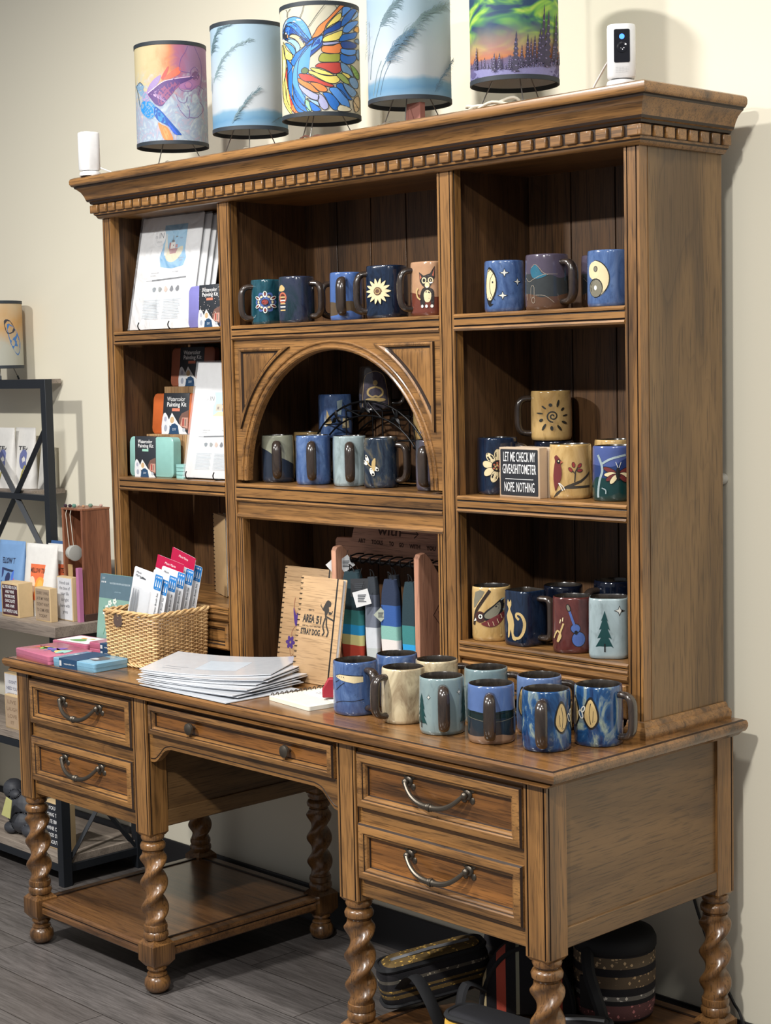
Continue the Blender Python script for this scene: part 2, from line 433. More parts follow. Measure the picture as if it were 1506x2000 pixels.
for a, b in ((XP[0], XP[1] + PW), (XP[2], XP[3] + PW)):
    for z0, z1 in ((.605, .722), (.453, .572)):
        d = drawer('drawer', a + PW + .006, b - PW - .006, z0, z1)
        bail(d, (a + b) / 2, (z0 + z1) / 2 + .020, .012)
d = drawer('drawer', PED + .012, PED + KN - .012, .652, .725, [(p[0] * .72, p[1]) for p in DP])
for X in (.760, 1.103):
    g = G(); y = .013
    g.T = Matrix.Translation((X, y, .6885)) @ Matrix.Rotation(PI / 2, 4, 'X')
    g.lathe([(.010, -.002), (.010, .002), (.0045, .004), (.0045, .010), (.011, .013), (.0145, .018), (.0135, .023), (.008, .026), (.003, .027)], 0, 0, 24)
    lab(g.build('knob', [IRON], d), 'round dark bronze knob')
# kneehole apron with scalloped ends
x0, x1 = PED, PED + KN
ap = [(x0, .650), (x0, .583)] + cr([(x0 + .004, .581), (x0 + .022, .584), (x0 + .040, .598), (x0 + .060, .615), (x0 + .085, .622)], 5) + cr([(x1 - .085, .622), (x1 - .060, .615), (x1 - .040, .598), (x1 - .022, .584), (x1 - .004, .581)], 5) + [(x1, .583), (x1, .650)]
g = G(); g.prism([(p[0], p[1]) for p in ap], 'xz', .010, .028); g.box(x0, x1, .012, .03, .65, TOPZ + .01)
ap2 = cr([(x0 + .003, .5815), (x0 + .022, .5845), (x0 + .040, .5985), (x0 + .060, .6155), (x0 + .085, .6225)], 5) + cr([(x1 - .085, .6225), (x1 - .060, .6155), (x1 - .040, .5985), (x1 - .022, .5845), (x1 - .003, .5815)], 5)
g.m = 1; g.tube([(p[0], .0098, p[1] + .0085) for p in ap2], .0014, 6)
g.build('apron', [WX, GRV], desk, bevel=.001)
g = G(); g.box(x0, x1, D - .03, D - .015, .585, TOPZ); g.box(x0, x1, .03, D - .03, .655, .665); g.build('kneehole_lining', [INN], desk)
# desk top with moulded edge
def umould(g, x0, x1, yf, yb, prof, ms=None, full=False):
    rs = []
    for o_, z in prof:
        rs.append([(x0 - o_, yb + (o_ if full else 0), z), (x0 - o_, yf - o_, z), (x1 + o_, yf - o_, z), (x1 + o_, yb + (o_ if full else 0), z)])
    g.rings(rs, ms=ms)
g = G()
umould(g, 0, W, 0, D, [(.000, .735), (.012, .735), (.016, .738), (.022, .744), (.031, .747), (.0345, .752), (.037, .757), (.037, .764), (.033, .769), (.024, .7695), (.0235, .7700)], ms=[0, 0, 0, 0, 0, 0, 0, 0, 1, 0])
TOPW = wood('desk_top_oak', 0, srgb(138, 97, 55), srgb(109, 75, 41), srgb(62, 43, 25), rough=.24, coat=.5)
for v_ in g.bm.verts:
    if v_.co.y < 0: v_.co.y = max(v_.co.y + .016, -.0206) if v_.co.y < -.0206 else v_.co.y
g.build('desk_top', [TOPW, GRV], desk, sharp=30)
# ================================================================== the hutch
HX0, HX1, HY, HB = .0102, 1.8296, .3141, .5845
SW, BW = .045, .4573; SO = .0375
hutch = empty('bookcase_hutch', 'tall oak bookcase hutch with dentil cornice and arched centre, standing on the desk', 'bookcase', ((HX0 + HX1) / 2, (HY + HB) / 2, H))
XA = HX0 + SW + BW; XB = XA + SW; XD = HX1 - SW - BW; XC = XD - SW      # inner stiles A..B and C..D
ZT = 1.94
for x0, x1, rt in ((HX0, HX0 + SO, ()), (XA, XB, (.006,)), (XC, XD, (.006,)), (HX1 - SO, HX1, (.026,))):
    g = G(); yb = HY + .027
    P, M = grooved(x0, x1, HY, yb, front=(.0075, x1 - x0 - .0075), right=rt, w_=.003, d_=.0035)
    g.prism(P, 'xy', H, ZT, M); g.build('stile', [WZ, GRV], hutch, sharp=20)
for x0, x1 in ((HX0 + .001, HX0 + .018), (XA + .013, XA + .032), (XC + .013, XC + .032), (HX1 - .018, HX1 - .0015)):
    g = G(); g.box(x0, x1, HY + .02, HB, H, ZT)
    g.build('side_panel' if x0 < .1 or x1 > 1.8 else 'divider', [SIDX if x1 > 1.8 else INN], hutch)
for a, b in ((HX0 + .018, XA + .013), (XA + .032, XC + .013), (XC + .032, HX1 - .018)):
    g = G(); yb = HB - .012
    g.box(a, b, yb + .004, HB - .002, H, ZT, 1)
    n = max(3, round((b - a) / .135)); wq = (b - a) / n
    for i in range(n): g.box(a + i * wq + .0018, a + (i + 1) * wq - .0018, yb, yb + .005, H, ZT, 0)
    g.build('back_panel', [INN, GRV], hutch, bevel=.001)
g = G(); g.box(HX0 + .01, HX1 - .01, HY + .01, HB, ZT - .004, ZT + .012); g.build('top_board', [INN], hutch)
def shelfprof(z, th, proud=.003, yb=HB - .012):
    y = HY - proud
    return [(yb, z), (y + .004, z), (y, z - .004), (y + .0005, z - .008), (y + .0045, z - .0095), (y + .0035, z - .012), (y + .002, z - .013), (y + .002, z - th + .012), (y + .0045, z - th + .0095), (y + .001, z - th + .008), (y - .0005, z - th + .004), (y + .003, z - th), (yb, z - th)]
SM = [0, 0, 0, 1, 1, 0, 0, 1, 1, 0, 0, 0, 0]
def shelf(x0, x1, z, th, name='shelf'):
    g = G(); g.prism(shelfprof(z, th), 'yz', x0, x1, SM); return g.build(name, [WX, GRV], hutch, sharp=20)
bays = ((HX0 + SO, XA), (XB, XC), (XD, HX1 - SO))
ZS = 1.6228; ZM = 1.2315; ZLOW = .914
for i, (a, b) in enumerate(bays):
    shelf(a, b, ZS, .036); shelf(a, b, ZM, .036 if i != 1 else .045)
for a, b in (bays[0], bays[2]):
    shelf(a, b, ZLOW, .022)
    g = G(); g.prism([(HB - .02, .892), (HY + .002, .892), (HY - .004, .888), (HY - .005, .882), (HY, .876), (HY + .004, .874), (HB - .02, .874)], 'yz', a, b); g.build('lower_rail', [WX], hutch)
    # small drawers: a pair with frames
    g = G(); g.box(a, b, HY + .006, HY + .02, .80, .876); g.build('drawer_rail', [WX], hutch)
    wq = (b - a) / 2
    for k in range(2):
        g = G(); panel(g, (a + k * wq + .006, a + (k + 1) * wq - .006, .803, .870), [(0, 0), (0, .006), (.003, .009), (.010, .008), (.013, .003), (.016, .001), (.020, .001)], base=HY + .006, ms=[0, 0, 0, 1, 0, 1])
        g.build('small_drawer', [WX, GRV], hutch)
# rail below the arch shelf
a, b = bays[1]
g = G(); g.prism([(HY + .024, 1.188), (HY + .004, 1.188), (HY + .004, 1.158), (HY, 1.154), (HY - .002, 1.149), (HY + .003, 1.144), (HY + .024, 1.144)], 'yz', a, b, [0, 0, 0, 0, 0, 0, 0]); g.build('apron_rail', [WX], hutch)
for x0, x1 in ((a, a + .02), (b - .02, b)):
    g = G(); P, M = grooved(x0, x1, HY + .003, HY + .024, front=(.006, .014), w_=.003, d_=.003); g.prism(P, 'xy', H, 1.146, M); g.build('inner_stile', [WZ, GRV], hutch, sharp=20)
# arch panel
cxA, ra, rb, zsp = (a + b) / 2, .322, .316, 1.2395
yF, yK = HY + .006, HY + .022
zt, zb_ = ZS - .036, ZM
N = 40
arc = [(cxA - ra * math.cos(PI * i / N), zsp + rb * math.sin(PI * i / N)) for i in range(N + 1)]
g = G()
outer = []
for i in range(N + 1):
    th = PI * i / N; dx, dz = -math.cos(th), math.sin(th)
    k = min((b - a) / 2 / abs(dx) if abs(dx) > 1e-6 else 9, (zt - zsp) / dz if dz > 1e-6 else 9)
    outer.append((cxA + dx * k, zsp + dz * k))
# insert the exact corners by snapping the nearest ray
for cx_, cz_ in ((a, zt), (b, zt)):
    j = min(range(N + 1), key=lambda q: (outer[q][0] - cx_) ** 2 + (outer[q][1] - cz_) ** 2); outer[j] = (cx_, cz_)
vs = {}
def vv(key, p, y): 
    if key not in vs: vs[key] = g.v(p[0], y, p[1])
    return vs[key]
for i in range(N):
    for y, tg in ((yF, 'f'), (yK, 'k')):
        g.f([vv(('a', i, tg), arc[i], y), vv(('a', i + 1, tg), arc[i + 1], y), vv(('o', i + 1, tg), outer[i + 1], y), vv(('o', i, tg), outer[i], y)])
    g.f([vs[('a', i, 'f')], vs[('a', i + 1, 'f')], vs[('a', i + 1, 'k')], vs[('a', i, 'k')]])
g.build('arch_panel', [WX], hutch)
g = G()   # moulding round the arch
for k, (dr, r, y) in enumerate(((.006, .0055, yF), (.020, .0035, yF - .0005))):
    g.tube([(cxA - (ra + dr) * math.cos(PI * i / N), y, zsp + (rb + dr) * math.sin(PI * i / N)) for i in range(N + 1)], r, 8)
g.build('arch_moulding', [WX], hutch)
for sx in (-1, 1):      # raised spandrels with moulded edge
    g = G(); e = .027; X = lambda d_: (a + d_ if sx < 0 else b - d_)
    def outline(i):
        pts = [(X(.022 + i), zt - .020 - i)]
        ro, rz_ = ra + .040 + i, rb + .040 + i
        pts_a = []
        for k in range(61):
            th = PI / 2 * k / 60; px_, pz_ = cxA + sx * ro * math.cos(th), zsp + rz_ * math.sin(th)
            if abs(px_ - cxA) < (b - a) / 2 - .022 - i and pz_ < zt - .020 - i: pts_a.append((px_, pz_))
        # resample to fixed number
        n_ = 16; res = [pts_a[round(q * (len(pts_a) - 1) / (n_ - 1))] for q in range(n_)]
        res = [(X(.022 + i), res[0][1])] + res[1:-1] + [(res[-1][0], zt - .020 - i)]
        return pts + res
    rs = [[(p[0], yF - o_, p[1]) for p in outline(i)] for i, o_ in ((0, 0), (.001, .006), (.005, .0075), (.009, .005), (.011, .0005), (.014, .0005), (.022, .003))]
    g.rings(rs, cap0=False, ms=[1, 0, 0, 1, 1, 0]); g.build('spandrel', [WZ, GRV], hutch, sharp=25)
# cornice
CP = [(.000, 1.930), (.005, 1.927), (.009, 1.929), (.012, 1.935), (.016, 1.938), (.017, 1.942), (.017, 1.965), (.022, 1.967), (.024, 1.972), (.029, 1.974), (.031, 1.979), (.034, 1.988), (.040, 1.999), (.047, 2.006), (.052, 2.009), (.053, 2.013), (.058, 2.015), (.0615, 2.021), (.0620, 2.029), (.0595, 2.035), (.052, 2.0385), (.045, 2.0385)]
g = G(); umould(g, HX0, HX1, HY, HB, CP, ms=[0, 0, 0, 1, 0, 1, 1, 1, 0, 1, 0, 0, 0, 0, 1, 1, 0, 0, 0, 0, 0])
g.build('cornice', [WX, GRV], hutch, sharp=40)
g = G(); o_ = .017; tw, gp = .0275, .0115; p_ = tw + gp
def tooth(x0, x1, y0, y1):
    g.box(x0, x1, y0, y1, 1.9425, 1.9640)
L = HX1 - HX0 + 2 * o_; n = round((L + gp) / p_); p_ = (L + gp) / n
for i in range(n):
    x = HX0 - o_ + i * p_; tooth(x, x + p_ - gp, HY - o_ - .007, HY - o_ + .002)
L = HB - HY + o_; n = round((L + gp) / .038); q_ = (L + gp) / n
for i in range(n):
    y = HY - o_ + i * q_
    if i == 0: y0 = HY - o_ - .007
    else: y0 = y
    tooth(HX1 + o_ - .002, HX1 + o_ + .007, y0, y + q_ - gp); tooth(HX0 - o_ - .007, HX0 - o_ + .002, y0, y + q_ - gp)
g.build('dentil_moulding', [WX], hutch, bevel=.002)
prof = [(0, H), (.017, H), (.0185, .776), (.0185, .784), (.015, .790), (.009, .793), (.007, .799), (.003, .803), (0, .803)]
for side in (-1, 1):
    g = G(); x = HX0 if side < 0 else HX1; xi = HX0 + SO if side < 0 else HX1 - SO
    rs = [[(xi, HY - o_, z), (x + side * o_, HY - o_, z), (x + side * o_, HB, z), (x, HB, z), (x, HY, z), (xi, HY, z)] for o_, z in [(max(q[0], .0004), q[1]) for q in prof]]
    g.rings(rs); g.build('base_moulding', [WX], hutch)
# ================================================================== glazed mugs
def glaze(name, a, b, c=None, scale=26, dist=1.5, vert=.45, rough=.1):
    t = NT(name); v = t.coord((1, 1, vert), 5.0)
    n = t.noise(v, scale, 5, .6, dist); n2 = t.noise(v, scale * 5, 3, .6)
    col = t.ramp(n, [(.34, a), (.52, b), (.68, c or a)])
    col = t.mix(t.ramp(n2, [(.30, (.4,) * 3), (.42, (0,) * 3)]), col, tuple(x * .55 for x in a))
    t.bump(n, .25, .0012); return t.done(col, rough, 0, .6)
def bands(name, lst, wob=.004, sc=18, diag=0.0, rough=.12):
    """clay glazed in zones: lst=[(height, colour)...] from the foot up"""
    t = NT(name); c = t.n.new('ShaderNodeTexCoord'); sp = t.n.new('ShaderNodeSeparateXYZ'); t.link(c.outputs['Object'], sp.inputs[0])
    n = t.noise(c.outputs['Object'], sc, 1, .4); z = t.math('ADD', sp.outputs['Z'], t.math('MULTIPLY', t.math('SUBTRACT', n, .5), wob * 4))
    if diag: z = t.math('ADD', z, t.math('MULTIPLY', sp.outputs['Y'], diag))
    f = t.math('MULTIPLY', z, 1 / .13); st = []
    for i, (h, col) in enumerate(lst):
        st.append((0 if i == 0 else h / .13, col))
    col = t.ramp(f, st, True)
    n2 = t.noise(c.outputs['Object'], 55, 4, .6)
    col = t.mix(t.math('MULTIPLY', n2, .5), col, t.mix(1.0, col, (.45, .42, .40), 'MULTIPLY'))
    t.bump(n2, .15, .001); return t.done(col, rough, 0, .6)
MIN = glaze('mug_inside', srgb(34, 30, 26), srgb(48, 42, 36), srgb(28, 25, 23), rough=.25)
MHA = glaze('handle_glaze', srgb(40, 33, 29), srgb(58, 48, 42), srgb(34, 29, 27), scale=14, rough=.22)
BLU = glaze('blue_glaze', srgb(54, 76, 120), srgb(75, 100, 145), srgb(98, 121, 162))
SKY = glaze('soft_blue_glaze', srgb(76, 97, 138), srgb(92, 114, 156), srgb(110, 131, 170), scale=12)
NAV = glaze('navy_glaze', srgb(18, 28, 46), srgb(26, 40, 62), srgb(14, 22, 36))
DNV = glaze('midnight_glaze', srgb(12, 17, 30), srgb(18, 25, 42), srgb(10, 14, 24))
TEA = glaze('teal_glaze', srgb(20, 56, 68), srgb(30, 72, 84), srgb(44, 82, 98))
MAR = glaze('marbled_teal_glaze', srgb(22, 44, 50), srgb(46, 52, 70), srgb(24, 30, 54), scale=20)
CRM = glaze('cream_mottled_glaze', srgb(128, 108, 82), srgb(196, 182, 150), srgb(214, 202, 172), scale=16)
GRY = glaze('grey_green_glaze', srgb(104, 124, 128), srgb(122, 142, 146), srgb(134, 152, 152), scale=10)
PAL = glaze('pale_ice_glaze', srgb(128, 142, 142), srgb(152, 168, 172), srgb(164, 180, 184), scale=12)
FLO = glaze('flowing_blue_cream_glaze', srgb(18, 40, 78), srgb(34, 76, 122), srgb(158, 170, 148), scale=17, dist=2.5)
TAN = glaze('tan_glaze', srgb(164, 130, 76), srgb(190, 158, 104), srgb(206, 178, 126), scale=12)
MRN = glaze('maroon_glaze', srgb(74, 36, 34), srgb(92, 48, 44), srgb(66, 34, 34), scale=12)
GPU = glaze('grey_violet_glaze', srgb(62, 56, 66), srgb(82, 76, 88), srgb(58, 62, 68), scale=14)
BRN = glaze('umber_glaze', srgb(56, 48, 46), srgb(74, 66, 62), srgb(48, 44, 50), scale=14)
DRK = glaze('storm_glaze', srgb(12, 20, 38), srgb(40, 52, 66), srgb(92, 86, 70), scale=20, dist=2.4)
c_ = srgb
LND = bands('landscape_glaze', [(0, c_(150, 122, 100)), (.018, c_(36, 48, 58)), (.050, c_(22, 40, 40)), (.064, c_(88, 114, 166))], .004)
CAN = bands('canyon_glaze', [(0, c_(86, 118, 184)), (.016, c_(96, 80, 60)), (.042, c_(74, 104, 162))], .009)
SLT = bands('slate_hill_glaze', [(0, c_(44, 52, 66)), (.066, c_(158, 160, 140))], .004, diag=.5)
DOG = bands('desert_glaze', [(0, c_(112, 60, 48)), (.052, c_(184, 144, 112))], .004, diag=.2)
MON = bands('dusk_glaze', [(0, c_(96, 70, 54)), (.030, c_(58, 62, 64)), (.068, c_(84, 76, 92))], .008)
DRG = bands('pond_glaze', [(0, c_(20, 58, 58)), (.045, c_(40, 60, 110)), (.075, c_(76, 92, 148))], .012, diag=.3)
INK = paint(28, 27, 28, .3, .3); CR1 = paint(214, 198, 158, .3, .4); CR2 = paint(190, 164, 112, .3, .4); WHT = paint(222, 222, 214, .3, .4)
CBL = paint(74, 98, 158, .3, .4); CRE = paint(140, 52, 48, .3, .4); CGR = paint(20, 62, 62, .3, .4); COR = paint(176, 96, 72, .3, .4)
CGY = paint(120, 116, 100, .3, .4); CTE = paint(40, 96, 118, .3, .4); CMR = paint(104, 44, 44, .3, .4)
def star4(A, x, y, r, m=WHT, edge=INK):
    for k, q in ((1.35, edge), (1.0, m)):
        A.poly([(x + r * k * (1 if i % 2 == 0 else .36) * math.cos(PI / 2 + i * PI / 4), y + r * k * (1 if i % 2 == 0 else .36) * math.sin(PI / 2 + i * PI / 4)) for i in range(8)], q)
def petals(A, x, y, n, r0, r1, wd, m, edge=None, a0=0.0, pointed=False):
    for i in range(n):
        a = a0 + 2 * PI * i / n; rc = (r0 + r1) / 2; X, Y = x + rc * math.cos(a), y + rc * math.sin(a)
        if pointed:
            P = [(r0, 0), (rc * .9, wd), (r1, 0), (rc * .9, -wd)]
            A.poly([(x + p * math.cos(a) - q * math.sin(a), y + p * math.sin(a) + q * math.cos(a)) for p, q in P], m, 4)
        else:
            if edge: A.ell(X, Y, (r1 - r0) / 2 + 1, wd + 1, edge, a)
            A.ell(X, Y, (r1 - r0) / 2, wd, m, a)
def tree(A, x, y, h, w_, m, edge=None):
    n = 4
    for k in range(n):
        y0 = y + h * (.12 + .21 * k); y1 = y + h * min(1, .12 + .21 * k + .36); ww = w_ * (1 - k * .2)
        A.poly([(x - ww, y0), (x - ww * .6, y0 + h * .02), (x, y0 + h * .01), (x + ww * .7, y0 + h * .02), (x + ww, y0 - h * .02), (x + ww * .35, y1 - h * .1), (x, y1), (x - ww * .35, y1 - h * .1)], m)
    A.rect(x - w_ * .08, x + w_ * .08, y, y + h * .2, INK)
def art_canyon(A):
    A.poly([(-34, 84), (-20, 88), (0, 87), (16, 86), (34, 84), (34, 73), (14, 71), (4, 73), (-14, 76), (-30, 81)], CR1); A.stroke([(-34, 84), (-20, 88.5), (0, 88), (34, 86)], 1.2, INK)
    A.stroke([(-34, 70), (-22, 76)], 1.2, INK); A.stroke([(-32, 54), (-18, 64), (-6, 72)], 1.2, INK); A.stroke([(-34, 26), (-12, 32), (12, 33), (34, 36)], 1.2, INK, 3)
    for x in (-26, -20, -14, -8): A.ell(x, 83.5, 1.2, .8, INK)
def art_antler(A):
    A.ring(22, 34, 4, 7, 1.6, INK, .3); A.stroke([(26, 30), (30, 40), (27, 48)], 1.2, INK)
def art_trees(A):
    star4(A, -30, 77, 4); star4(A, 36, 86, 5); tree(A, -50, 14, 70, 16, CGR); tree(A, 50, 14, 84, 15, CGR); star4(A, 62, 92, 4)
def art_leafflower(A):
    for sx in (-1, 1):
        A.poly([(sx * 20, 34), (sx * 4, 56), (sx * 10, 84), (sx * 22, 96), (sx * 34, 74), (sx * 36, 50)], INK, 4); A.poly([(sx * 21, 38), (sx * 8, 57), (sx * 13, 82), (sx * 22, 91), (sx * 31, 73), (sx * 33, 52)], CR2, 4)
        A.stroke([(sx * 21, 44), (sx * 18, 64), (sx * 21, 84)], 1.2, INK, 3); A.stroke([(sx * 25, 48), (sx * 26, 70)], .9, INK)
    A.ring(0, 62, 4, 8, 2, WHT, .4); A.ring(5, 72, 3, 6, 2, WHT, -.5)
def art_lotus(A):
    for i in range(6):
        a = PI / 2 + i * PI / 3
        for k, m, l in ((1.0, CBL, 0), (.82, GPU, 0), (.60, CBL, 0)):
            petals(A, 0, 56, 1, 3, 27 * k, 8.5 * k, m, None, a + PI / 6)
    for i in range(6):
        a = PI / 2 + i * PI / 3; X, Y = 20 * math.cos(a), 56 + 20 * math.sin(a)
        A.ell(X, Y, 8, 4.4, WHT, a); A.ell(X + math.cos(a), Y + math.sin(a), 5.4, 2.4, INK, a); A.ell(X, Y, 3.5, 1.3, CRE, a)
        b = a + PI / 6; A.ell(15 * math.cos(b), 56 + 15 * math.sin(b), 2.4, 3.4, CR1, b)
    A.ell(0, 56, 7.5, 7.5, INK); A.ell(0, 56, 6.4, 6.4, CRE)
def art_marble(A):
    A.poly([(-14, 80), (-4, 94), (6, 86), (2, 78)], CR2, 3); A.ell(0, 62, 11, 14, COR); A.ell(0, 62, 7, 10, MRN)
    for k in range(5): A.rect(-6, 8, 30 + 8 * k, 33 + 8 * k, WHT if k % 2 else CR2)
def art_sunflower(A):
    petals(A, 0, 58, 14, 5, 30, 4.6, INK, pointed=True); petals(A, 0, 58, 14, 6, 28.5, 3.8, CR1, pointed=True); A.ell(0, 58, 9, 9, paint(96, 66, 50, .4))
    for i in range(12): A.ell(5.5 * math.cos(i * .52), 58 + 5.5 * math.sin(i * .52), 1.2, 1.2, CR2)
def art_dog(A):
    K = paint(46, 40, 38, .3, .4)
    A.poly([(-16, 20), (-18, 40), (-12, 56), (0, 60), (12, 54), (14, 38), (12, 18), (8, 18), (6, 34), (2, 36), (-4, 36), (-8, 18)], K, 3)
    A.poly([(-5, 30), (-8, 46), (0, 54), (8, 46), (5, 30)], CR1, 3)
    A.poly([(-18, 72), (-20, 92), (-8, 84), (6, 88), (16, 104), (16, 80), (10, 68), (4, 58), (-4, 58), (-12, 64)], K)
    A.poly([(-17.5, 76), (-18, 88), (-13, 80)], COR); A.poly([(10, 84), (15, 98), (13.5, 82)], COR)
    for x in (-7, 7): A.ell(x, 74, 5.6, 6.6, CR1); A.ell(x, 74, 3.2, 4.2, INK)
    A.ell(0, 64, 5, 6, CR1); A.ell(0, 60, 2, 1.8, WHT)
    for x in (-12, -2, 9): A.ell(x, 20, 3, 3.4, WHT)
    A.stroke([(-16, 34), (-24, 40), (-26, 52), (-22, 58)], 3.4, CR2, 3)
def art_moon(A):
    A.poly([(-34, 100), (-24, 92), (-17, 76), (-16, 54), (-20, 36), (-30, 20), (-24, 18), (-34, 12), (-42, 30), (-44, 60), (-40, 90)], INK, 2); A.poly([(-35, 95), (-26, 88), (-19, 74), (-18.5, 54), (-23, 38), (-30, 26), (-40, 32), (-42, 60), (-39, 86)], CR1, 2)
    A.stroke([(-22, 88), (-30, 74), (-32, 56), (-28, 38), (-20, 26)], 1.2, INK, 3); A.ell(-25, 66, 1.6, 2.4, INK)
    star4(A, 0, 86, 8); star4(A, 27, 66, 7); star4(A, -4, 36, 8)
def art_dusk(A):
    W_ = paint(150, 138, 124, .4)
    A.poly([(-26, 82), (-14, 92), (-6, 86), (2, 74), (12, 70), (-4, 64), (-20, 66)], CTE, 3)
    A.stroke([(-40, 66), (-30, 58), (-20, 62), (0, 70), (12, 72), (34, 72)], .9, W_, 4); A.stroke([(-24, 86), (-14, 93), (-4, 86), (4, 76), (14, 71)], .9, W_, 4)
    A.stroke([(-24, 24), (-24, 46), (-20, 50), (-16, 46), (-16, 24)], .9, W_, 2); A.stroke([(-36, 20), (-34, 34)], .9, W_); A.ring(-18, 20, 4, 6, .9, W_); A.stroke([(-12, 30), (8, 28), (26, 14)], .9, W_, 3)
def art_yin(A):
    A.poly([(-26 + 0, 94)] + [(-26 + 34 * math.sin(a), 56 + 38 * math.cos(a)) for a in [PI * i / 18 for i in range(19)]], INK)
    A.poly([(-26 + 32 * math.sin(a), 56 + 36 * math.cos(a)) for a in [PI * i / 18 for i in range(19)]], CR1); A.ell(-26, 73, 14, 18, CR1)
    A.ell(-22, 38, 16, 19, INK); A.ell(-22, 37, 14.5, 17.5, CGY); A.ell(-22, 38, 3.4, 4.8, WHT); A.ell(-22, 76, 4.4, 6, INK); A.ell(-22, 76, 3.2, 4.8, CGY)
def art_bfly(A):
    for a, l in ((2.0, 26), (2.7, 22), (-.5, 24), (-1.2, 26)):
        X, Y = l * .62 * math.cos(a), 52 + l * .62 * math.sin(a); A.ell(X, Y, l * .42, 5.6, INK, a); A.ell(X, Y, l * .38, 4.6, WHT, a); A.ell(X + l * .22 * math.cos(a), Y + l * .22 * math.sin(a), 2.6, 2.4, INK, a)
    A.stroke([(-6, 62), (0, 52), (8, 46)], 2.4, CR2); A.poly([(6, 60), (14, 68), (12, 40), (6, 44)], CR2, 3)
def art_boat(A):
    A.poly([(-22, 30), (-20, 74), (-8, 40)], CR2); A.poly([(-26, 30), (-24, 62), (-22, 30)], WHT); A.poly([(16, 26), (18, 52), (32, 50), (34, 26)], CR1); A.stroke([(20, 92), (34, 40)], 1, INK); A.poly([(4, 96), (18, 100), (14, 60), (6, 62)], PAL)
def art_yoga(A):
    A.poly([(-34, 8), (-24, 84), (-8, 100), (8, 100), (22, 84), (32, 8)], GPU, 3); A.stroke([(-34, 8), (-26, 80), (-8, 98), (8, 98), (24, 80), (32, 8)], 1.2, CR2, 4)
    A.ell(0, 70, 5.5, 7, CR2); A.stroke([(0, 60), (-14, 54), (-17, 42), (-8, 34), (0, 36), (8, 34), (17, 42), (14, 54), (0, 60)], 4.5, CR2, 4); A.ell(0, 26, 24, 5.5, CR2)
def art_bluefl(A):
    petals(A, 0, 44, 5, 2, 18, 5, CBL, INK); A.stroke([(0, 60), (-4, 80), (2, 92)], 1.5, CBL, 3); A.ell(-10, 22, 9, 7, CBL)
def art_daisy(A):
    petals(A, 0, 58, 9, 10, 34, 7, CR1, INK, .2); A.ell(0, 58, 12, 12, INK)
    for k in range(14): a = k * 2.4; q = 2.6 * math.sqrt(k); A.ell(q * math.cos(a), 58 + q * math.sin(a), 1.9, 1.9, (COR, CR2, CMR)[k % 3])
def art_card(A):
    K = paint(58, 52, 44, .4)
    A.poly([(-40, 2), (-30, 14), (-10, 28), (20, 40), (44, 58), (44, 53), (22, 35), (6, 28), (44, 28), (44, 24), (6, 22), (-14, 22), (-28, 8)], K)
    A.stroke([(8, 36), (10, 58), (14, 66)], 2.6, K); A.stroke([(10, 52), (4, 60)], 1.8, K)
    for x, y, a in ((6, 72, 1.7), (18, 70, .9), (0, 62, 2.2), (18, 60, .1)): A.ell(x, y, 6, 3.6, INK, a); A.ell(x, y, 5, 2.8, CRE, a)
    A.poly([(-34, 70), (-36, 50), (-34, 30), (-31, 16), (-28, 30), (-22, 36), (-18, 48), (-18, 62), (-20, 72), (-17, 78), (-20, 82), (-28, 92), (-34, 88), (-32, 80)], CMR, 3)
    A.ell(-24, 79, 4.6, 4.6, INK); A.ell(-24, 80, 1.6, 1.6, CR1); A.poly([(-20, 80), (-14, 78), (-20, 75)], COR)
    A.stroke([(-24, 34), (-18, 24), (-16, 18)], 1.8, WHT); A.stroke([(-22, 34), (-14, 26), (-12, 20)], 1.6, WHT)
def art_dfly(A):
    A.stroke([(-34, 96), (-26, 78), (-24, 62), (-30, 44), (-34, 20), (-34, 8)], 5, PAL, 4); A.stroke([(-24, 78), (-6, 88), (24, 96)], 4.4, PAL, 3)
    for a, l, m in ((2.75, 32, CMR), (3.25, 28, CR1), (3.7, 28, CMR), (4.1, 26, CR1), (.4, 28, CMR), (-.2, 26, CR1), (-.8, 24, CMR)):
        X, Y = 8 + l * .55 * math.cos(a), 58 + l * .55 * math.sin(a); A.ell(X, Y, l * .46, 5.4, INK, a); A.ell(X, Y, l * .42, 4.4, m, a)
    A.ell(8, 58, 4, 13, INK); A.stroke([(8, 70), (4, 82)], 1, WHT); A.stroke([(10, 70), (14, 82)], 1, WHT); A.stroke([(-24, 28), (-16, 24), (-16, 16)], 2.4, PAL, 3)
def art_sun(A):
    K = paint(44, 44, 40, .3, .3)
    P = [((3 + 1.35 * i * .55) * math.cos(-i * .42 + 1), 52 + (3 + 1.35 * i * .55) * math.sin(-i * .42 + 1)) for i in range(26)]
    P = [(math.cos(i * .38) * (1.5 + i * .42), 56 + math.sin(i * .38) * (1.5 + i * .42)) for i in range(30)]; A.stroke(P, 3.0, K)
    for i, (l, w_) in enumerate(((13, 4.5), (10, 6), (18, 5.5), (8, 8), (12, 4), (16, 3.4), (10, 6.5), (18, 5), (11, 6.5), (16, 5.5), (14, 5.5))):
        a = .05 + i * 2 * PI / 11; r0 = 22; X, Y = (r0 + l / 2) * math.cos(a), 56 + (r0 + l / 2) * math.sin(a); A.ell(X, Y, l / 2, w_ / 2, K, a + .15, 10)
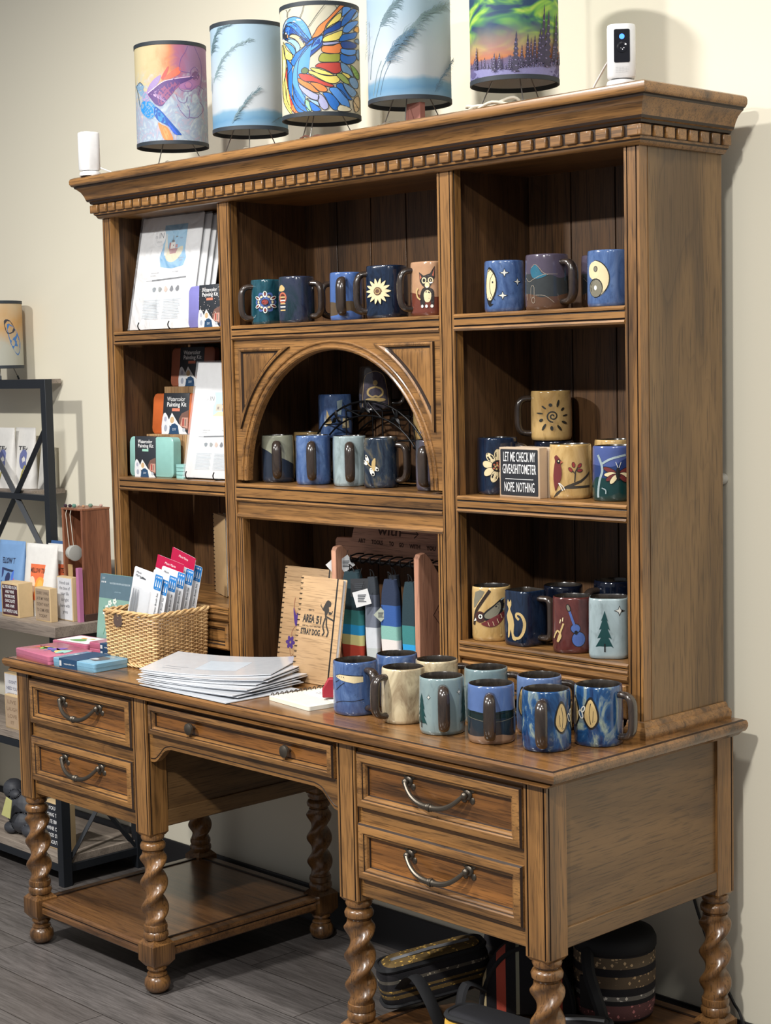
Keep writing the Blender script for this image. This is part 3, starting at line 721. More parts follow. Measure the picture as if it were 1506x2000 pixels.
def art_bird(A):
    A.stroke([(-40, 34), (-34, 62), (-20, 84), (-2, 108)], 7, paint(50, 40, 34, .3), 4); A.poly([(-40, 70), (-36, 104), (-14, 106), (-28, 84)], CGY, 2)
    A.ell(-24, 52, 12, 12, paint(70, 44, 40, .3)); A.ell(-23, 53, 5.6, 6, INK); A.ell(-23, 53, 4.6, 5, WHT); A.ell(-23, 53, 2.2, 2.6, INK); A.poly([(-40, 42), (-34, 50), (-32, 44)], WHT)
    A.poly([(-16, 60), (6, 78), (24, 92), (26, 72), (16, 52), (-4, 44), (-14, 46)], INK, 3); A.poly([(-13, 58), (6, 74), (18, 84), (20, 70), (12, 56), (-2, 49), (-12, 50)], CGY, 3)
    A.poly([(-22, 38), (-8, 32), (10, 34), (24, 48), (30, 66), (22, 54), (8, 42), (-8, 40)], CMR, 3)
    for a, b in ((-4, 33), (6, 34), (15, 40), (22, 50)): A.stroke([(a, b), (a - 3, b + 9)], 1, CR1)
    for k in range(3): A.stroke([(20 + k * 2, 88 - 10 * k), (44, 102 - 14 * k)], 2.4, INK if k % 2 else PAL)
    A.stroke([(18, 32), (19, 16)], 1.2, CR2); A.ell(19, 14, 2, 3, CR2)
def art_cat(A):
    A.poly([(-18, 96), (-14, 90), (-9, 96), (-8, 84), (-12, 76), (-4, 62), (0, 44), (-2, 26), (6, 14), (0, 12), (-6, 16), (-10, 34), (-14, 18), (-18, 18), (-17, 44), (-21, 62), (-16, 76), (-20, 84)], CR2, 2)
    A.stroke([(-2, 18), (12, 18), (21, 30), (24, 50), (18, 66), (8, 68), (6, 62), (13, 56)], 5.5, CR2, 4)
def art_guitar(A):
    A.ell(14, 30, 14, 16, INK); A.ell(14, 30, 12.8, 14.8, CBL); A.ell(8, 52, 10, 10, INK); A.ell(8, 52, 8.8, 8.8, CBL); A.stroke([(6, 58), (-4, 88)], 4.6, CBL); A.ell(-6, 94, 4.5, 8, INK, .3); A.ell(-6, 94, 3, 6.5, CGY, .3); A.ell(9, 44, 3.4, 4.2, INK)
    A.stroke([(-40, 30), (-30, 46), (-22, 36), (-30, 24), (-16, 62)], 3.6, CR2, 4); A.stroke([(-24, 62), (-22, 70)], 2, CR1); A.stroke([(-18, 66), (-17, 74)], 2, CR1)
def art_pine(A):
    tree(A, -6, 14, 78, 17, CGR); star4(A, 22, 92, 7.5)
def art_lake(A):
    A.stroke([(-60, 52), (-40, 50), (-10, 46), (20, 46), (60, 52)], .9, CGY, 3); A.stroke([(-60, 66), (-40, 62), (-10, 60), (30, 62), (60, 66)], .8, INK, 3)
def art_dark(A): A.stroke([(-30, 40), (-10, 50), (10, 46), (30, 56)], 1.2, INK, 3)
def mug(label, x, y, z, r, h, sup, ha, mat, art=None, ma=0, group=None, sqr=0.0, hout=.030, boxy=False):
    tc_ = math.atan2(CAM.y - y, CAM.x - x); H_ = tc_ + math.radians(ha)
    root = empty('coffee_mug', label, 'mug', (x, y, z + .0004), H_, group)
    q = rnd.random() * 6; wob = lambda a, zz: 1 + .007 * math.sin(3 * a + q + zz * 60) + .005 * math.sin(2 * a - q)
    g = G(); rs = math.radians(sqr)
    prof = [(r * .90, 0), (r * .965, .0015), (r * 1.0, .009), (r * 1.01, h * .3), (r, h * .6), (r * .985, h - .012), (r * .975, h - .004), (r * .955, h - .0006), (r * .92, h), (r * .895, h - .003), (r * .885, h - .012), (r * .87, h * .5), (r * .84, .012), (r * .70, .007)]
    g.lathe(prof, 0, 0, 44, sup, rs, fn=wob, ms=[0] * 8 + [1] * 5)
    g.build('body', [mat, MIN], root, sharp=60, world=False)
    g = G(); zt_, zb2 = h * .85, h * .14; pw = 6 if boxy else 3.6
    P = []
    for i in range(23):
        a = -PI / 2 + PI * i / 22; ca, sa = abs(math.cos(a)) ** (2 / pw), math.copysign(abs(math.sin(a)) ** (2 / pw), math.sin(a))
        P.append((r * .95 + hout * ca, 0, (zt_ + zb2) / 2 + (zt_ - zb2) / 2 * sa))
    g.tube(P, [.0068 + .0014 * math.cos(-PI / 2 + PI * i / 22) for i in range(23)], 12, flat=1.5)
    g.build('handle', [MHA], root, sharp=60, world=False)
    if art:
        A = Art(); art(A); off = math.radians(ma - ha)
        def fn(s_, t_, o_):
            a = off + s_ * .001 / r * (r / .043); a = off + s_ * .001 / r; zz = t_ * .001 * h / .114; k = 1.0
            if sup != 2: k = (abs(math.cos(a - rs)) ** sup + abs(math.sin(a - rs)) ** sup) ** (-1 / sup)
            for (r0, z0), (r1, z1) in zip(prof, prof[1:8]):
                if z0 <= zz <= z1: rr = r0 + (r1 - r0) * (zz - z0) / (z1 - z0); break
            else: rr = r
            k *= wob(a, zz); R_ = rr * k + o_
            return V((R_ * math.cos(a), R_ * math.sin(a), zz))
        A.build('motif', fn, root, seg=.0075 / .001, off=.0005, step=.00012)
    return root
Z1, Z2, Z3 = ZS, ZM, ZLOW
GD = 'mugs on the desk top'; GM = 'mugs on the hutch shelves'
for a in (
 ('blue mug with cream stripe and dark slanting lines, handle right, leftmost on desk', 1.205, .115, H, .047, .115, 2.4, 34, BLU, art_canyon, -22, GD),
 ('cream and brown mottled mug with handle on its left, front row on desk', 1.346, .122, H, .046, .115, 2.15, -56, CRM, art_antler, 20, GD),
 ('grey-green mug with white stars and dark pines, handle towards the front', 1.480, .101, H, .047, .115, 2.1, 3, GRY, art_trees, 3, GD),
 ('blue topped mug with dark hill band and tan foot, handle towards the front', 1.612, .107, H, .047, .115, 2.1, -3, LND, art_lake, 0, GD),
 ('blue and cream flowing glaze mug nearest the right front desk corner', 1.738, .128, H, .0475, .117, 2.1, -8, FLO, art_leafflower, 62, GD),
 ('blue and cream flowing glaze mug with leaf petals, handle right, beside hutch foot', 1.786, .228, H, .047, .117, 2.2, 62, FLO, art_leafflower, -44, GD),
 ('plain blue mug in the back row, in front of hanging striped pouches', 1.216, .228, H, .0465, .115, 2.1, 92, BLU, None, 0, GD),
 ('cream mug in the back row behind the mottled cream mug', 1.336, .232, H, .0465, .115, 2.1, 98, CRM, None, 0, GD),
 ('grey-blue mug in the back row, handle pointing right', 1.483, .230, H, .0465, .115, 2.1, 92, GRY, art_trees, 60, GD),
 ('soft blue mug in the back row behind the blue and cream mug', 1.627, .234, H, .0465, .115, 2.1, 92, SKY, art_leafflower, -20, GD),
 ('teal mug with blue and red lotus flower, handle on its left', .642, .362, Z1, .0365, .109, 3.2, -82, TEA, art_lotus, -8, GM, 30),
 ('dark marbled teal mug with handle right beside the lotus mug', .750, .364, Z1, .040, .111, 2.8, 62, MAR, art_marble, -52, GM),
 ('dark navy mug mostly hidden behind the marbled teal mug', .806, .480, Z1, .040, .110, 2.3, -70, NAV, None, 0, GM),
 ('blue mug with brown canyon foot, handle towards the front, middle upper shelf', .928, .366, Z1, .0385, .111, 2.6, -12, CAN, None, 0, GM),
 ('tall navy mug with cream sunflower and handle on its left', 1.063, .369, Z1, .043, .119, 3.4, -82, NAV, art_sunflower, -28, GM, 55),
 ('tan and maroon mug with a big eared dog, handle on its left', 1.207, .368, Z1, .043, .119, 2.8, -78, DOG, art_dog, -12, GM, 40),
 ('blue mug with cream moon and three white stars', 1.428, .366, Z1, .043, .108, 2.3, 178, BLU, art_moon, 0, GM),
 ('grey violet mug with teal dusk hills and a wide dark handle right', 1.547, .366, Z1, .043, .114, 2.3, 50, MON, art_dusk, -16, GM),
 ('grey violet and teal mug half hidden behind the dusk hills mug', 1.604, .474, Z1, .042, .112, 2.3, 170, MON, art_dusk, 0, GM),
 ('blue mug with cream and grey yin yang on right upper shelf', 1.713, .366, Z1, .043, .112, 2.3, 150, BLU, art_yin, -10, GM),
 ('dark slate mug with pale sloping top and handle towards the front', .613, .405, Z2, .0405, .117, 2.8, -2, SLT, None, 0, GM, 8),
 ('tan rimmed mug behind the slate mug under the arch', .612, .512, Z2, .040, .121, 2.2, 70, TAN, None, 0, GM),
 ('plain bright blue mug with handle towards the front under the arch', .755, .400, Z2, .043, .119, 2.9, -4, BLU, None, 0, GM, 8),
 ('pale ice blue mug with handle towards the front under the arch', .880, .407, Z2, .040, .119, 2.8, 0, PAL, None, 0, GM, 6),
 ('dark stormy mug with white butterfly and boxy handle right', .990, .407, Z2, .0405, .117, 2.8, 62, DRK, art_bfly, -38, GM, 20),
 ('grey violet mug with boxy handle in front, at right foot of the arch', 1.168, .407, Z2, .042, .115, 2.8, -22, GPU, None, 0, GM, 8, .034, True),
 ('navy mug with cream daisy left of the wooden box sign', 1.364, .404, Z2, .041, .123, 3.0, 74, NAV, art_daisy, 2, GM, 40),
 ('tan mug with red cardinal bird on a branch', 1.579, .396, Z2, .044, .113, 2.4, 170, TAN, art_card, 0, GM),
 ('blue and green mug with dragonfly beside the cardinal mug', 1.696, .396, Z2, .043, .112, 2.4, 160, DRG, art_dfly, -2, GM),
 ('olive tan mug behind the cardinal mug', 1.610, .505, Z2, .043, .118, 2.2, 40, TAN, None, 0, GM),
 ('dark mug holding up the sun spiral mug behind the box sign', 1.440, .505, Z2, .044, .113, 2.2, -100, DNV, None, 0, GM),
 ('tan mug with dark sun spiral stacked on another mug, handle left', 1.438, .500, Z2 + .114, .045, .108, 2.1, -88, TAN, art_sun, 4, GM),
 ('tan mug with grey winged bird and ringed eye on lowest shelf', 1.368, .374, Z3, .0425, .118, 2.5, 170, TAN, art_bird, -2, GM),
 ('navy square mug with tan cat silhouette and handle right', 1.472, .368, Z3, .037, .118, 4.5, 58, NAV, art_cat, -40, GM, -14, .030, True),
 ('maroon mug with blue guitar and tan trumpet', 1.604, .368, Z3, .0415, .116, 2.4, 170, MRN, art_guitar, -4, GM),
 ('pale ice blue square mug with dark green pine tree and star', 1.704, .364, Z3, .0405, .123, 4.0, 170, PAL, art_pine, -4, GM, 6),
 ('midnight blue mug behind the cat mug on the lowest shelf', 1.484, .478, Z3, .043, .118, 2.3, -100, DNV, None, 0, GM),
 ('midnight blue mug at the back, tallest of the lowest shelf row', 1.592, .521, Z3, .043, .132, 2.3, -60, DNV, None, 0, GM),
 ('midnight blue mug behind the pine tree mug', 1.712, .498, Z3, .042, .118, 2.3, -120, DNV, None, 0, GM),
): mug(*a)
# wire mug rack under the arch and the mugs on it
BLK = paint(22, 22, 24, .4, 0, .6)
rk = empty('wire_mug_rack', 'black wire mug rack with arched leafy front, standing behind the mugs under the arch', 'rack', (.89, .50, Z2))
def arcpts(x0, x1, z0, zp, y, n=24, p=2.0): return [((x0 + x1) / 2 - (x1 - x0) / 2 * math.cos(PI * i / n), y, z0 + (zp - z0) * math.sin(PI * i / n)) for i in range(n + 1)]
for y, nm in ((.455, 'front_arch'), (.548, 'rear_arch')):
    g = G(); g.tube(arcpts(.668, 1.118, Z2 + .004, 1.432, y), .0026, 8); g.tube(arcpts(.700, 1.086, Z2 + .004, 1.398, y), .0022, 8)
    g.tube([(.668, y, Z2 + .004), (1.118, y, Z2 + .004)], .0022, 8)
    if y < .5:
        for k in range(3, 22, 3):
            A_ = arcpts(.668, 1.118, Z2 + .004, 1.432, y)[k]; B_ = arcpts(.700, 1.086, Z2 + .004, 1.398, y)[min(24, k + 2)]; g.tube([A_, B_], .0018, 6)
    g.build(nm, [BLK], rk)
g = G()
for k in (4, 8, 12, 16, 20):
    X, y, Z_ = arcpts(.684, 1.102, Z2 + .004, 1.415, .452)[k]
    for a0 in (0, 2.1, 4.2):
        a = a0 + k; g.rings([[(X + q * math.cos(a) - s_ * w2 * math.sin(a), y - .003 + dy, Z_ + q * math.sin(a) + s_ * w2 * math.cos(a)) for s_, dy in ((-1, 0), (0, -.002), (1, 0), (0, .002))] for q, w2 in ((0, .001), (.006, .006), (.012, .006), (.020, .0006))])
g.build('leaf_ornament', [BLK], rk)
for x0, x1, z in ((.655, .800, 1.338), (.815, .945, 1.408), (.985, 1.150, 1.338)):
    g = G()
    for y in (.457, .48, .503, .526, .546): g.tube([(x0, y, z), (x1, y, z)], .0018, 6)
    for x in (x0, x1): g.tube([(x, .457, z), (x, .546, z)], .0018, 6); g.tube([(x, .457, z), (x, .457, Z2)], .0018, 6); g.tube([(x, .546, z), (x, .546, Z2)], .0018, 6)
    g.build('wire_shelf', [BLK], rk)
for a in (
 ('blue mug with sailing boats standing on the wire rack, left side', .728, .500, 1.340, .0415, .108, 2.8, 170, BLU, art_boat, 0, GM, 20),
 ('umber mug with meditating figure on top of the wire rack', .876, .500, 1.410, .0385, .106, 2.8, 84, BRN, art_yoga, 0, GM, 20, .034, True),
 ('tan mug with blue flower on the right end of the wire rack', 1.068, .500, 1.340, .0415, .105, 2.8, 90, TAN, art_bluefl, -10, GM, 20),
): mug(*a)
# ================================================================== table lamps on the cornice
CZ = 2.0388
RIM = paint(38, 46, 54, .6); WIRE = paint(120, 118, 114, .35, 0, .6); SHIN = paint(206, 200, 184, .8); CLEAR = NT('clear_plastic')
CLEAR.b.inputs['Transmission Weight'].default_value = .85; CLEAR.b.inputs['IOR'].default_value = 1.4; CLEAR = CLEAR.done(srgb(225, 225, 220), .12)
def lampmap(cxT, cxB, R, yT, yB, kT, kB, m, h, r, b0):
    """drawing coordinates (as seen) -> the shade's surface"""
    def fn(px, py, o):
        f = (py - yT) / (yB - yT)
        for _ in range(3):
            cx = cxT + (cxB - cxT) * f; s_ = max(-.998, min(.998, (px - cx) / R)); th = math.asin(s_); k = kT + (kB - kT) * f
            f = (py - k * (1 - math.cos(th)) + m * s_ - yT) / (yB - yT)
        f = max(0.0, min(1.0, f)); z = b0 + (h - 2 * b0) * (1 - f); rr = r + o
        return V((rr * math.cos(th), rr * math.sin(th), z))
    return fn
def shade_mat(name, build):
    t = NT(name); c = t.n.new('ShaderNodeTexCoord'); sp = t.n.new('ShaderNodeSeparateXYZ'); t.link(c.outputs['Object'], sp.inputs[0])
    col = build(t, c.outputs['Object'], sp.outputs['Y'], sp.outputs['Z']); m_ = t.done(t.mix(1.0, col, (.93, .93, .93), 'MULTIPLY'), .55)
    tr = t.n.new('ShaderNodeBsdfTranslucent'); t.link(col, tr.inputs[0]); mx = t.n.new('ShaderNodeMixShader'); mx.inputs[0].default_value = .30
    out = t.n['Material Output']; t.link(t.b.outputs[0], mx.inputs[1]); t.link(tr.outputs[0], mx.inputs[2]); t.link(mx.outputs[0], out.inputs[0]); return m_
shade_inner = shade_mat('shade_lining', lambda t, c, Y, Z: t.mix(.5, srgb(222, 218, 206), srgb(222, 218, 206)))
def lampthing(label, x, y, mat, art=None, mapp=None, seg=60, h=.262, r=.0935, leg=.060, z=CZ, twist=0):
    tc_ = math.atan2(CAM.y - y, CAM.x - x)
    root = empty('table_lamp', label, 'lamp', (x, y, z), tc_)
    g = G(); b0 = .0095
    tin = shade_inner
    g.lathe([(r, leg), (r, leg + h), (r - .0015, leg + h), (r - .0015, leg)], 0, 0, 64, cap0=False, cap1=False, ms=[0, 0, 1])
    vs = g.bm.verts; sh = g.build('lamp_shade', [mat, tin], root, world=False)
    for z0 in (leg, leg + h - b0):
        g = G(); g.lathe([(r - .002, z0), (r + .0012, z0), (r + .0012, z0 + b0), (r - .002, z0 + b0), (r - .002, z0)], 0, 0, 64, cap0=False, cap1=False); g.build('rim', [RIM], sh, world=False)
    for k in range(3):
        a = math.radians(-28 + 120 * k + twist); R2 = r - .004
        g = G(); g.tube([(R2 * .35 * math.cos(a), R2 * .35 * math.sin(a), leg + .05), (R2 * .95 * math.cos(a), R2 * .95 * math.sin(a), leg * .12)], .0013, 6)
        g.build('leg', [WIRE], root, world=False)
        g = G(); g.tube([(R2 * .90 * math.cos(a), R2 * .90 * math.sin(a), .012), (R2 * .97 * math.cos(a), R2 * .97 * math.sin(a), 0.0)], .003, 8); lab(g.build('foot_cap', [RIM], root, world=False), 'black rubber foot cap')
    g = G(); g.lathe([(.018, leg + .04), (.018, leg + .09), (.014, leg + .095)], 0, 0, 20); g.lathe([(.012, leg + .095), (.020, leg + .115), (.026, leg + .135), (.018, leg + .158), (.004, leg + .166)], 0, 0, 20)
    lab(g.build('bulb_socket', [SHIN], root, world=False), 'white bulb and socket')
    if art:
        A = Art(); art(A); f0 = mapp(h, r, b0)
        A.build('printed_picture', lambda a, b, o: f0(a, b, o) + V((0, 0, leg)), sh, seg=seg, off=.0003, step=.000012)
    return root
def m1(t, co, Y, Z):
    n = t.noise(co, 14, 3, .5, 1.6); n2 = t.noise(co, 24, 4, .55, 3.0)
    up = t.ramp(t.math('ADD', t.math('MULTIPLY', Y, 5.6), t.math('ADD', t.math('MULTIPLY', n, .5), .25)), [(.10, srgb(226, 212, 170)), (.32, srgb(236, 196, 150)), (.46, srgb(226, 150, 108)), (.60, srgb(190, 120, 150)), (.78, srgb(176, 138, 176))])
    lo = t.ramp(n2, [(.35, srgb(206, 216, 224)), (.5, srgb(170, 190, 214)), (.62, srgb(200, 190, 208)), (.75, srgb(222, 216, 212))])
    f = t.ramp(t.math('ADD', t.math('MULTIPLY', Z, 5.0), t.math('MULTIPLY', n, .35)), [(.95, (0,) * 3), (1.0, (.1,) * 3)])
    g_ = t.math('ADD', t.math('MULTIPLY', t.math('SUBTRACT', Z, .20), 14.0), t.math('MULTIPLY', t.math('SUBTRACT', n2, .5), 3.0))
    g2 = t.n.new('ShaderNodeClamp'); t.link(t.math('ADD', g_, .5), g2.inputs[0])
    return t.mix(g2.outputs[0], lo, up)
def a1(A):
    P = lambda *c: paint(*c, .55)
    V1, V2, BL, B2, DK = P(92, 66, 122), P(140, 84, 120), P(40, 130, 204), P(30, 80, 160), P(58, 48, 90)
    def loopline(pts, wd=9, m=P(122, 92, 150)): A.stroke(pts, wd, m, 5)
    A.poly([(860, 740), (1000, 690), (1110, 680), (1190, 640), (1240, 720), (1210, 820), (1110, 900), (960, 900), (860, 860)], P(160, 112, 158), 4)
    A.poly([(640, 740), (860, 560), (900, 640), (840, 700), (700, 760)], P(216, 106, 84), 4); A.poly([(590, 740), (690, 560), (700, 620), (640, 760)], P(186, 84, 78), 3)
    for q in ([(1000, 230), (960, 330), (900, 430), (880, 560), (900, 620), (1060, 640)], [(1110, 230), (1190, 380), (1240, 520), (1250, 760), (1210, 980)], [(1130, 540), (1070, 600), (1080, 680), (1150, 690), (1190, 610), (1140, 545)], [(840, 980), (900, 1090), (1000, 1110), (1030, 1010)], [(870, 1140), (940, 1250), (1060, 1350), (1080, 1240), (1040, 1150)], [(1080, 1330), (1200, 1330), (1290, 1240), (1300, 1160), (1240, 1080)], [(860, 820), (930, 920), (1080, 920), (1180, 830), (1300, 880)], [(975, 830), (1010, 885), (1080, 880), (1100, 820), (1050, 780), (980, 820)]): loopline(q)
    A.ell(1150, 680, 60, 70, P(112, 76, 118)); A.ell(1040, 830, 52, 44, P(176, 120, 160))
    A.poly([(360, 970), (400, 860), (480, 760), (580, 700), (560, 800), (470, 920), (390, 1000)], P(150, 130, 176), 3)
    A.poly([(380, 990), (470, 930), (600, 810), (740, 760), (960, 720), (1110, 690), (1080, 740), (940, 810), (840, 870), (800, 960), (700, 1080), (620, 1180), (520, 1160), (440, 1080)], V1, 4)
    A.poly([(560, 960), (700, 830), (860, 790), (900, 840), (820, 930), (740, 1040), (620, 1160), (560, 1120)], V2, 3)
    for i in range(8): A.stroke([(430, 1000), (560 + 20 * i, 930 + 28 * i)], 6, P(190, 160, 196))
    A.stroke([(380, 990), (600, 815), (760, 760), (1110, 690)], 10, P(226, 196, 214), 4)
    A.poly([(170, 880), (250, 830), (310, 880), (300, 940), (360, 1000), (420, 1100), (500, 1160), (540, 1240), (520, 1330), (440, 1390), (350, 1350), (280, 1270), (270, 1180), (300, 1080), (240, 1000), (200, 930)], P(120, 150, 176), 3)
    A.poly([(280, 1150), (340, 1110), (440, 1130), (510, 1200), (520, 1300), (440, 1380), (340, 1330), (280, 1250)], BL, 4); A.poly([(290, 1050), (340, 960), (400, 1040), (400, 1110), (330, 1110)], P(170, 140, 180), 3)
    A.stroke([(180, 880), (215, 1000), (260, 1200)], 9, P(60, 80, 90), 3); A.stroke([(190, 880), (240, 820), (290, 870)], 9, P(70, 74, 84), 3)
    A.poly([(510, 1190), (620, 1260), (700, 1340), (780, 1420), (860, 1500), (960, 1600), (940, 1620), (840, 1600), (760, 1500), (660, 1450), (560, 1400), (500, 1300)], B2, 3); A.poly([(560, 1250), (660, 1330), (690, 1440), (580, 1400)], P(56, 132, 184), 3); A.poly([(740, 1430), (900, 1600), (860, 1610), (770, 1520)], P(50, 92, 200), 2)
    A.poly([(570, 1440), (640, 1470), (720, 1500), (780, 1580), (830, 1700), (690, 1700), (620, 1580)], P(214, 128, 74), 3); A.poly([(640, 1490), (700, 1520), (760, 1640), (720, 1700)], P(190, 146, 90), 2)
def m3(t, co, Y, Z): return t.mix(t.noise(co, 40, 2), srgb(226, 220, 198), srgb(232, 228, 208))
def a3(A):
    P = lambda *c: paint(*c, .5); K = P(36, 38, 44)
    B1, B2, B3, B4 = P(38, 110, 196), P(84, 148, 226), P(28, 72, 150), P(140, 178, 220)
    OR, YE, RE, GN, SL, LV, TN = P(230, 132, 70), P(236, 216, 110), P(190, 66, 56), P(154, 158, 60), P(110, 150, 190), P(160, 162, 200), P(204, 180, 140)
    C = [
     (B2, [(125, 620), (130, 470), (180, 360), (280, 325), (380, 350), (450, 420), (500, 500), (540, 630), (500, 650), (430, 600), (340, 480), (230, 400), (160, 450), (140, 540)]),
     (B1, [(140, 520), (180, 420), (270, 400), (350, 450), (420, 540), (510, 650), (470, 690), (400, 640), (300, 540), (200, 440), (150, 470)]),
     (B3, [(135, 560), (180, 455), (260, 470), (360, 570), (450, 640), (500, 680), (440, 720), (400, 620), (290, 560), (220, 570), (190, 640), (150, 620)]),
     (TN, [(220, 600), (260, 565), (350, 590), (430, 670), (450, 720), (390, 760), (350, 680), (280, 620)]),
     (B4, [(190, 650), (240, 625), (310, 650), (370, 720), (370, 780), (320, 810), (300, 740), (240, 680)]),
     (B2, [(160, 680), (220, 690), (290, 750), (310, 820), (280, 850), (220, 770)]),
     (YE, [(130, 650), (180, 760), (260, 840), (260, 900), (210, 915), (160, 880), (150, 780)]),
     (YE, [(115, 690), (150, 860), (170, 920), (160, 1080), (130, 1220), (120, 1400), (180, 1540), (240, 1640), (210, 1640), (130, 1500), (105, 1300), (110, 1000)]),
     (RE, [(170, 1040), (190, 1020), (190, 1180), (210, 1300), (270, 1450), (340, 1610), (280, 1640), (180, 1480), (150, 1300), (150, 1150)]),
     (OR, [(190, 1300), (250, 1450), (360, 1625), (270, 1640), (180, 1480), (165, 1360)]),
     (B1, [(310, 830), (420, 760), (500, 690), (560, 650), (560, 700), (460, 780), (380, 900), (330, 950), (280, 1000), (240, 940), (290, 860)]),
     (B3, [(460, 720), (560, 640), (700, 590), (700, 660), (690, 740), (600, 820), (500, 900), (430, 1010), (370, 1090), (335, 1080), (360, 960), (420, 830), (520, 760)]),
     (B2, [(530, 770), (600, 660), (690, 600), (700, 640), (660, 720), (580, 780), (500, 820)]),
     (B1, [(180, 900), (230, 950), (260, 1010), (200, 1100), (195, 1160), (200, 1300), (260, 1450), (350, 1580), (420, 1630), (340, 1640), (280, 1560), (200, 1330), (185, 1150), (190, 1000)]),
     (B2, [(540, 710), (460, 790), (370, 900), (340, 1010), (330, 1130), (345, 1250), (400, 1380), (440, 1460), (420, 1560), (330, 1430), (270, 1290), (255, 1180), (290, 1000), (380, 860), (450, 770)]),
     (B1, [(260, 1240), (290, 1380), (370, 1500), (430, 1560), (500, 1630), (420, 1630), (330, 1560), (270, 1440)]),
     (P(140, 200, 150), [(440, 1470), (490, 1500), (520, 1590), (515, 1630), (470, 1630), (430, 1540)]),
     (OR, [(1020, 195), (960, 190), (900, 250), (780, 370), (650, 470), (590, 560), (550, 630), (640, 610), (720, 540), (760, 450), (880, 330)]),
     (YE, [(965, 300), (970, 360), (930, 410), (820, 470), (750, 510), (800, 430), (900, 330)]), (B3, [(960, 410), (960, 500), (860, 550), (760, 580), (715, 610), (730, 540), (840, 480)]),
     (YE, [(975, 540), (970, 610), (930, 660), (820, 685), (705, 685), (720, 630), (820, 590)]), (LV, [(930, 690), (920, 715), (800, 735), (710, 735), (705, 705), (800, 695)]),
     (OR, [(975, 750), (975, 800), (930, 850), (800, 850), (700, 830), (680, 780), (720, 745), (840, 745), (930, 715)]), (GN, [(930, 855), (945, 910), (920, 965), (800, 970), (660, 960), (640, 910), (690, 845), (800, 860)]),
     (RE, [(940, 980), (965, 1040), (940, 1110), (860, 1130), (770, 1090), (680, 1050), (590, 1025), (650, 980), (800, 975)]), (YE, [(520, 1050), (560, 1040), (680, 1070), (780, 1110), (850, 1150), (780, 1150), (640, 1120), (560, 1080)]),
     (YE, [(500, 1080), (560, 1090), (680, 1140), (790, 1160), (900, 1160), (935, 1220), (880, 1260), (780, 1255), (680, 1210), (560, 1140), (495, 1110)]), (P(88, 110, 70), [(390, 1060), (440, 1030), (490, 1060), (480, 1100), (430, 1120), (395, 1100)]),
     (RE, [(350, 1120), (400, 1110), (500, 1130), (600, 1180), (700, 1230), (850, 1290), (800, 1310), (680, 1280), (560, 1230), (440, 1220), (380, 1180)]), (P(214, 122, 60), [(345, 1170), (440, 1220), (520, 1260), (600, 1340), (640, 1380), (560, 1370), (440, 1300), (350, 1230)]),
     (P(220, 126, 62), [(510, 1240), (620, 1250), (720, 1300), (755, 1350), (720, 1375), (640, 1360), (570, 1300)]), (LV, [(350, 1250), (440, 1310), (560, 1380), (630, 1420), (620, 1480), (540, 1470), (440, 1400), (370, 1320)]),
     (B4, [(460, 1450), (550, 1480), (620, 1510), (640, 1570), (560, 1530), (480, 1470)]), (LV, [(640, 1400), (700, 1440), (760, 1540), (760, 1600), (700, 1620), (640, 1560), (620, 1480)]), (B1, [(500, 1500), (600, 1560), (660, 1625), (540, 1630)]),
     (B1, [(690, 1390), (780, 1390), (860, 1450), (920, 1540), (900, 1620), (840, 1625), (780, 1560), (730, 1460)]), (B2, [(780, 1330), (880, 1320), (980, 1390), (1050, 1500), (1070, 1595), (980, 1580), (900, 1500), (820, 1400)]),
     (B1, [(880, 1290), (960, 1260), (1000, 1340), (1060, 1430), (1110, 1490), (1040, 1480), (940, 1370)]), (SL, [(980, 1260), (1060, 1290), (1160, 1370), (1160, 1430), (1100, 1450), (1020, 1360)]), (SL, [(1080, 1190), (1150, 1190), (1200, 1260), (1190, 1330), (1130, 1330), (1070, 1250)]),
     (P(150, 170, 90), [(885, 1140), (960, 1130), (1040, 1200), (1075, 1275), (1000, 1260), (930, 1200)]), (YE, [(960, 1115), (1040, 1130), (1085, 1170), (1060, 1200), (1000, 1160)]), (SL, [(950, 980), (1030, 1010), (1100, 1090), (1130, 1180), (1060, 1140), (970, 1100)]),
     (P(120, 160, 70), [(1090, 1020), (1150, 1050), (1210, 1130), (1210, 1210), (1150, 1170)]), (B1, [(955, 860), (1050, 890), (1160, 880), (1175, 930), (1120, 990), (1030, 1000), (950, 950)]), (B2, [(960, 790), (1060, 800), (1160, 800), (1180, 850), (1080, 880), (970, 850)]),
     (B3, [(960, 700), (1080, 690), (1180, 730), (1160, 780), (1060, 790), (980, 780)]), (B1, [(930, 680), (980, 600), (1080, 580), (1190, 560), (1160, 640), (1060, 670), (980, 690)]), (B2, [(990, 560), (1000, 500), (1080, 430), (1200, 400), (1200, 440), (1120, 520), (1060, 570)]),
     (B1, [(970, 490), (980, 400), (1060, 300), (1130, 240), (1190, 260), (1140, 350), (1060, 430)]), (B2, [(980, 300), (990, 230), (1050, 215), (1110, 235), (1060, 290), (985, 350)]), (B4, [(1110, 400), (1150, 320), (1200, 270), (1210, 330), (1160, 380)]), (P(236, 172, 60), [(1150, 540), (1170, 490), (1215, 480), (1215, 560)]),
     (SL, [(1170, 830), (1215, 800), (1215, 940), (1180, 900)]), (SL, [(1150, 680), (1210, 650), (1215, 720)]),
     (TN, [(1120, 1510), (1200, 1440), (1215, 1600), (1150, 1660)]), (P(226, 220, 190), [(930, 1560), (1080, 1610), (1060, 1650), (900, 1640)]),
    ]
    for m, pts in C:
        A.poly(pts, m, 4); A.stroke(pts, 10, K, 4, True)
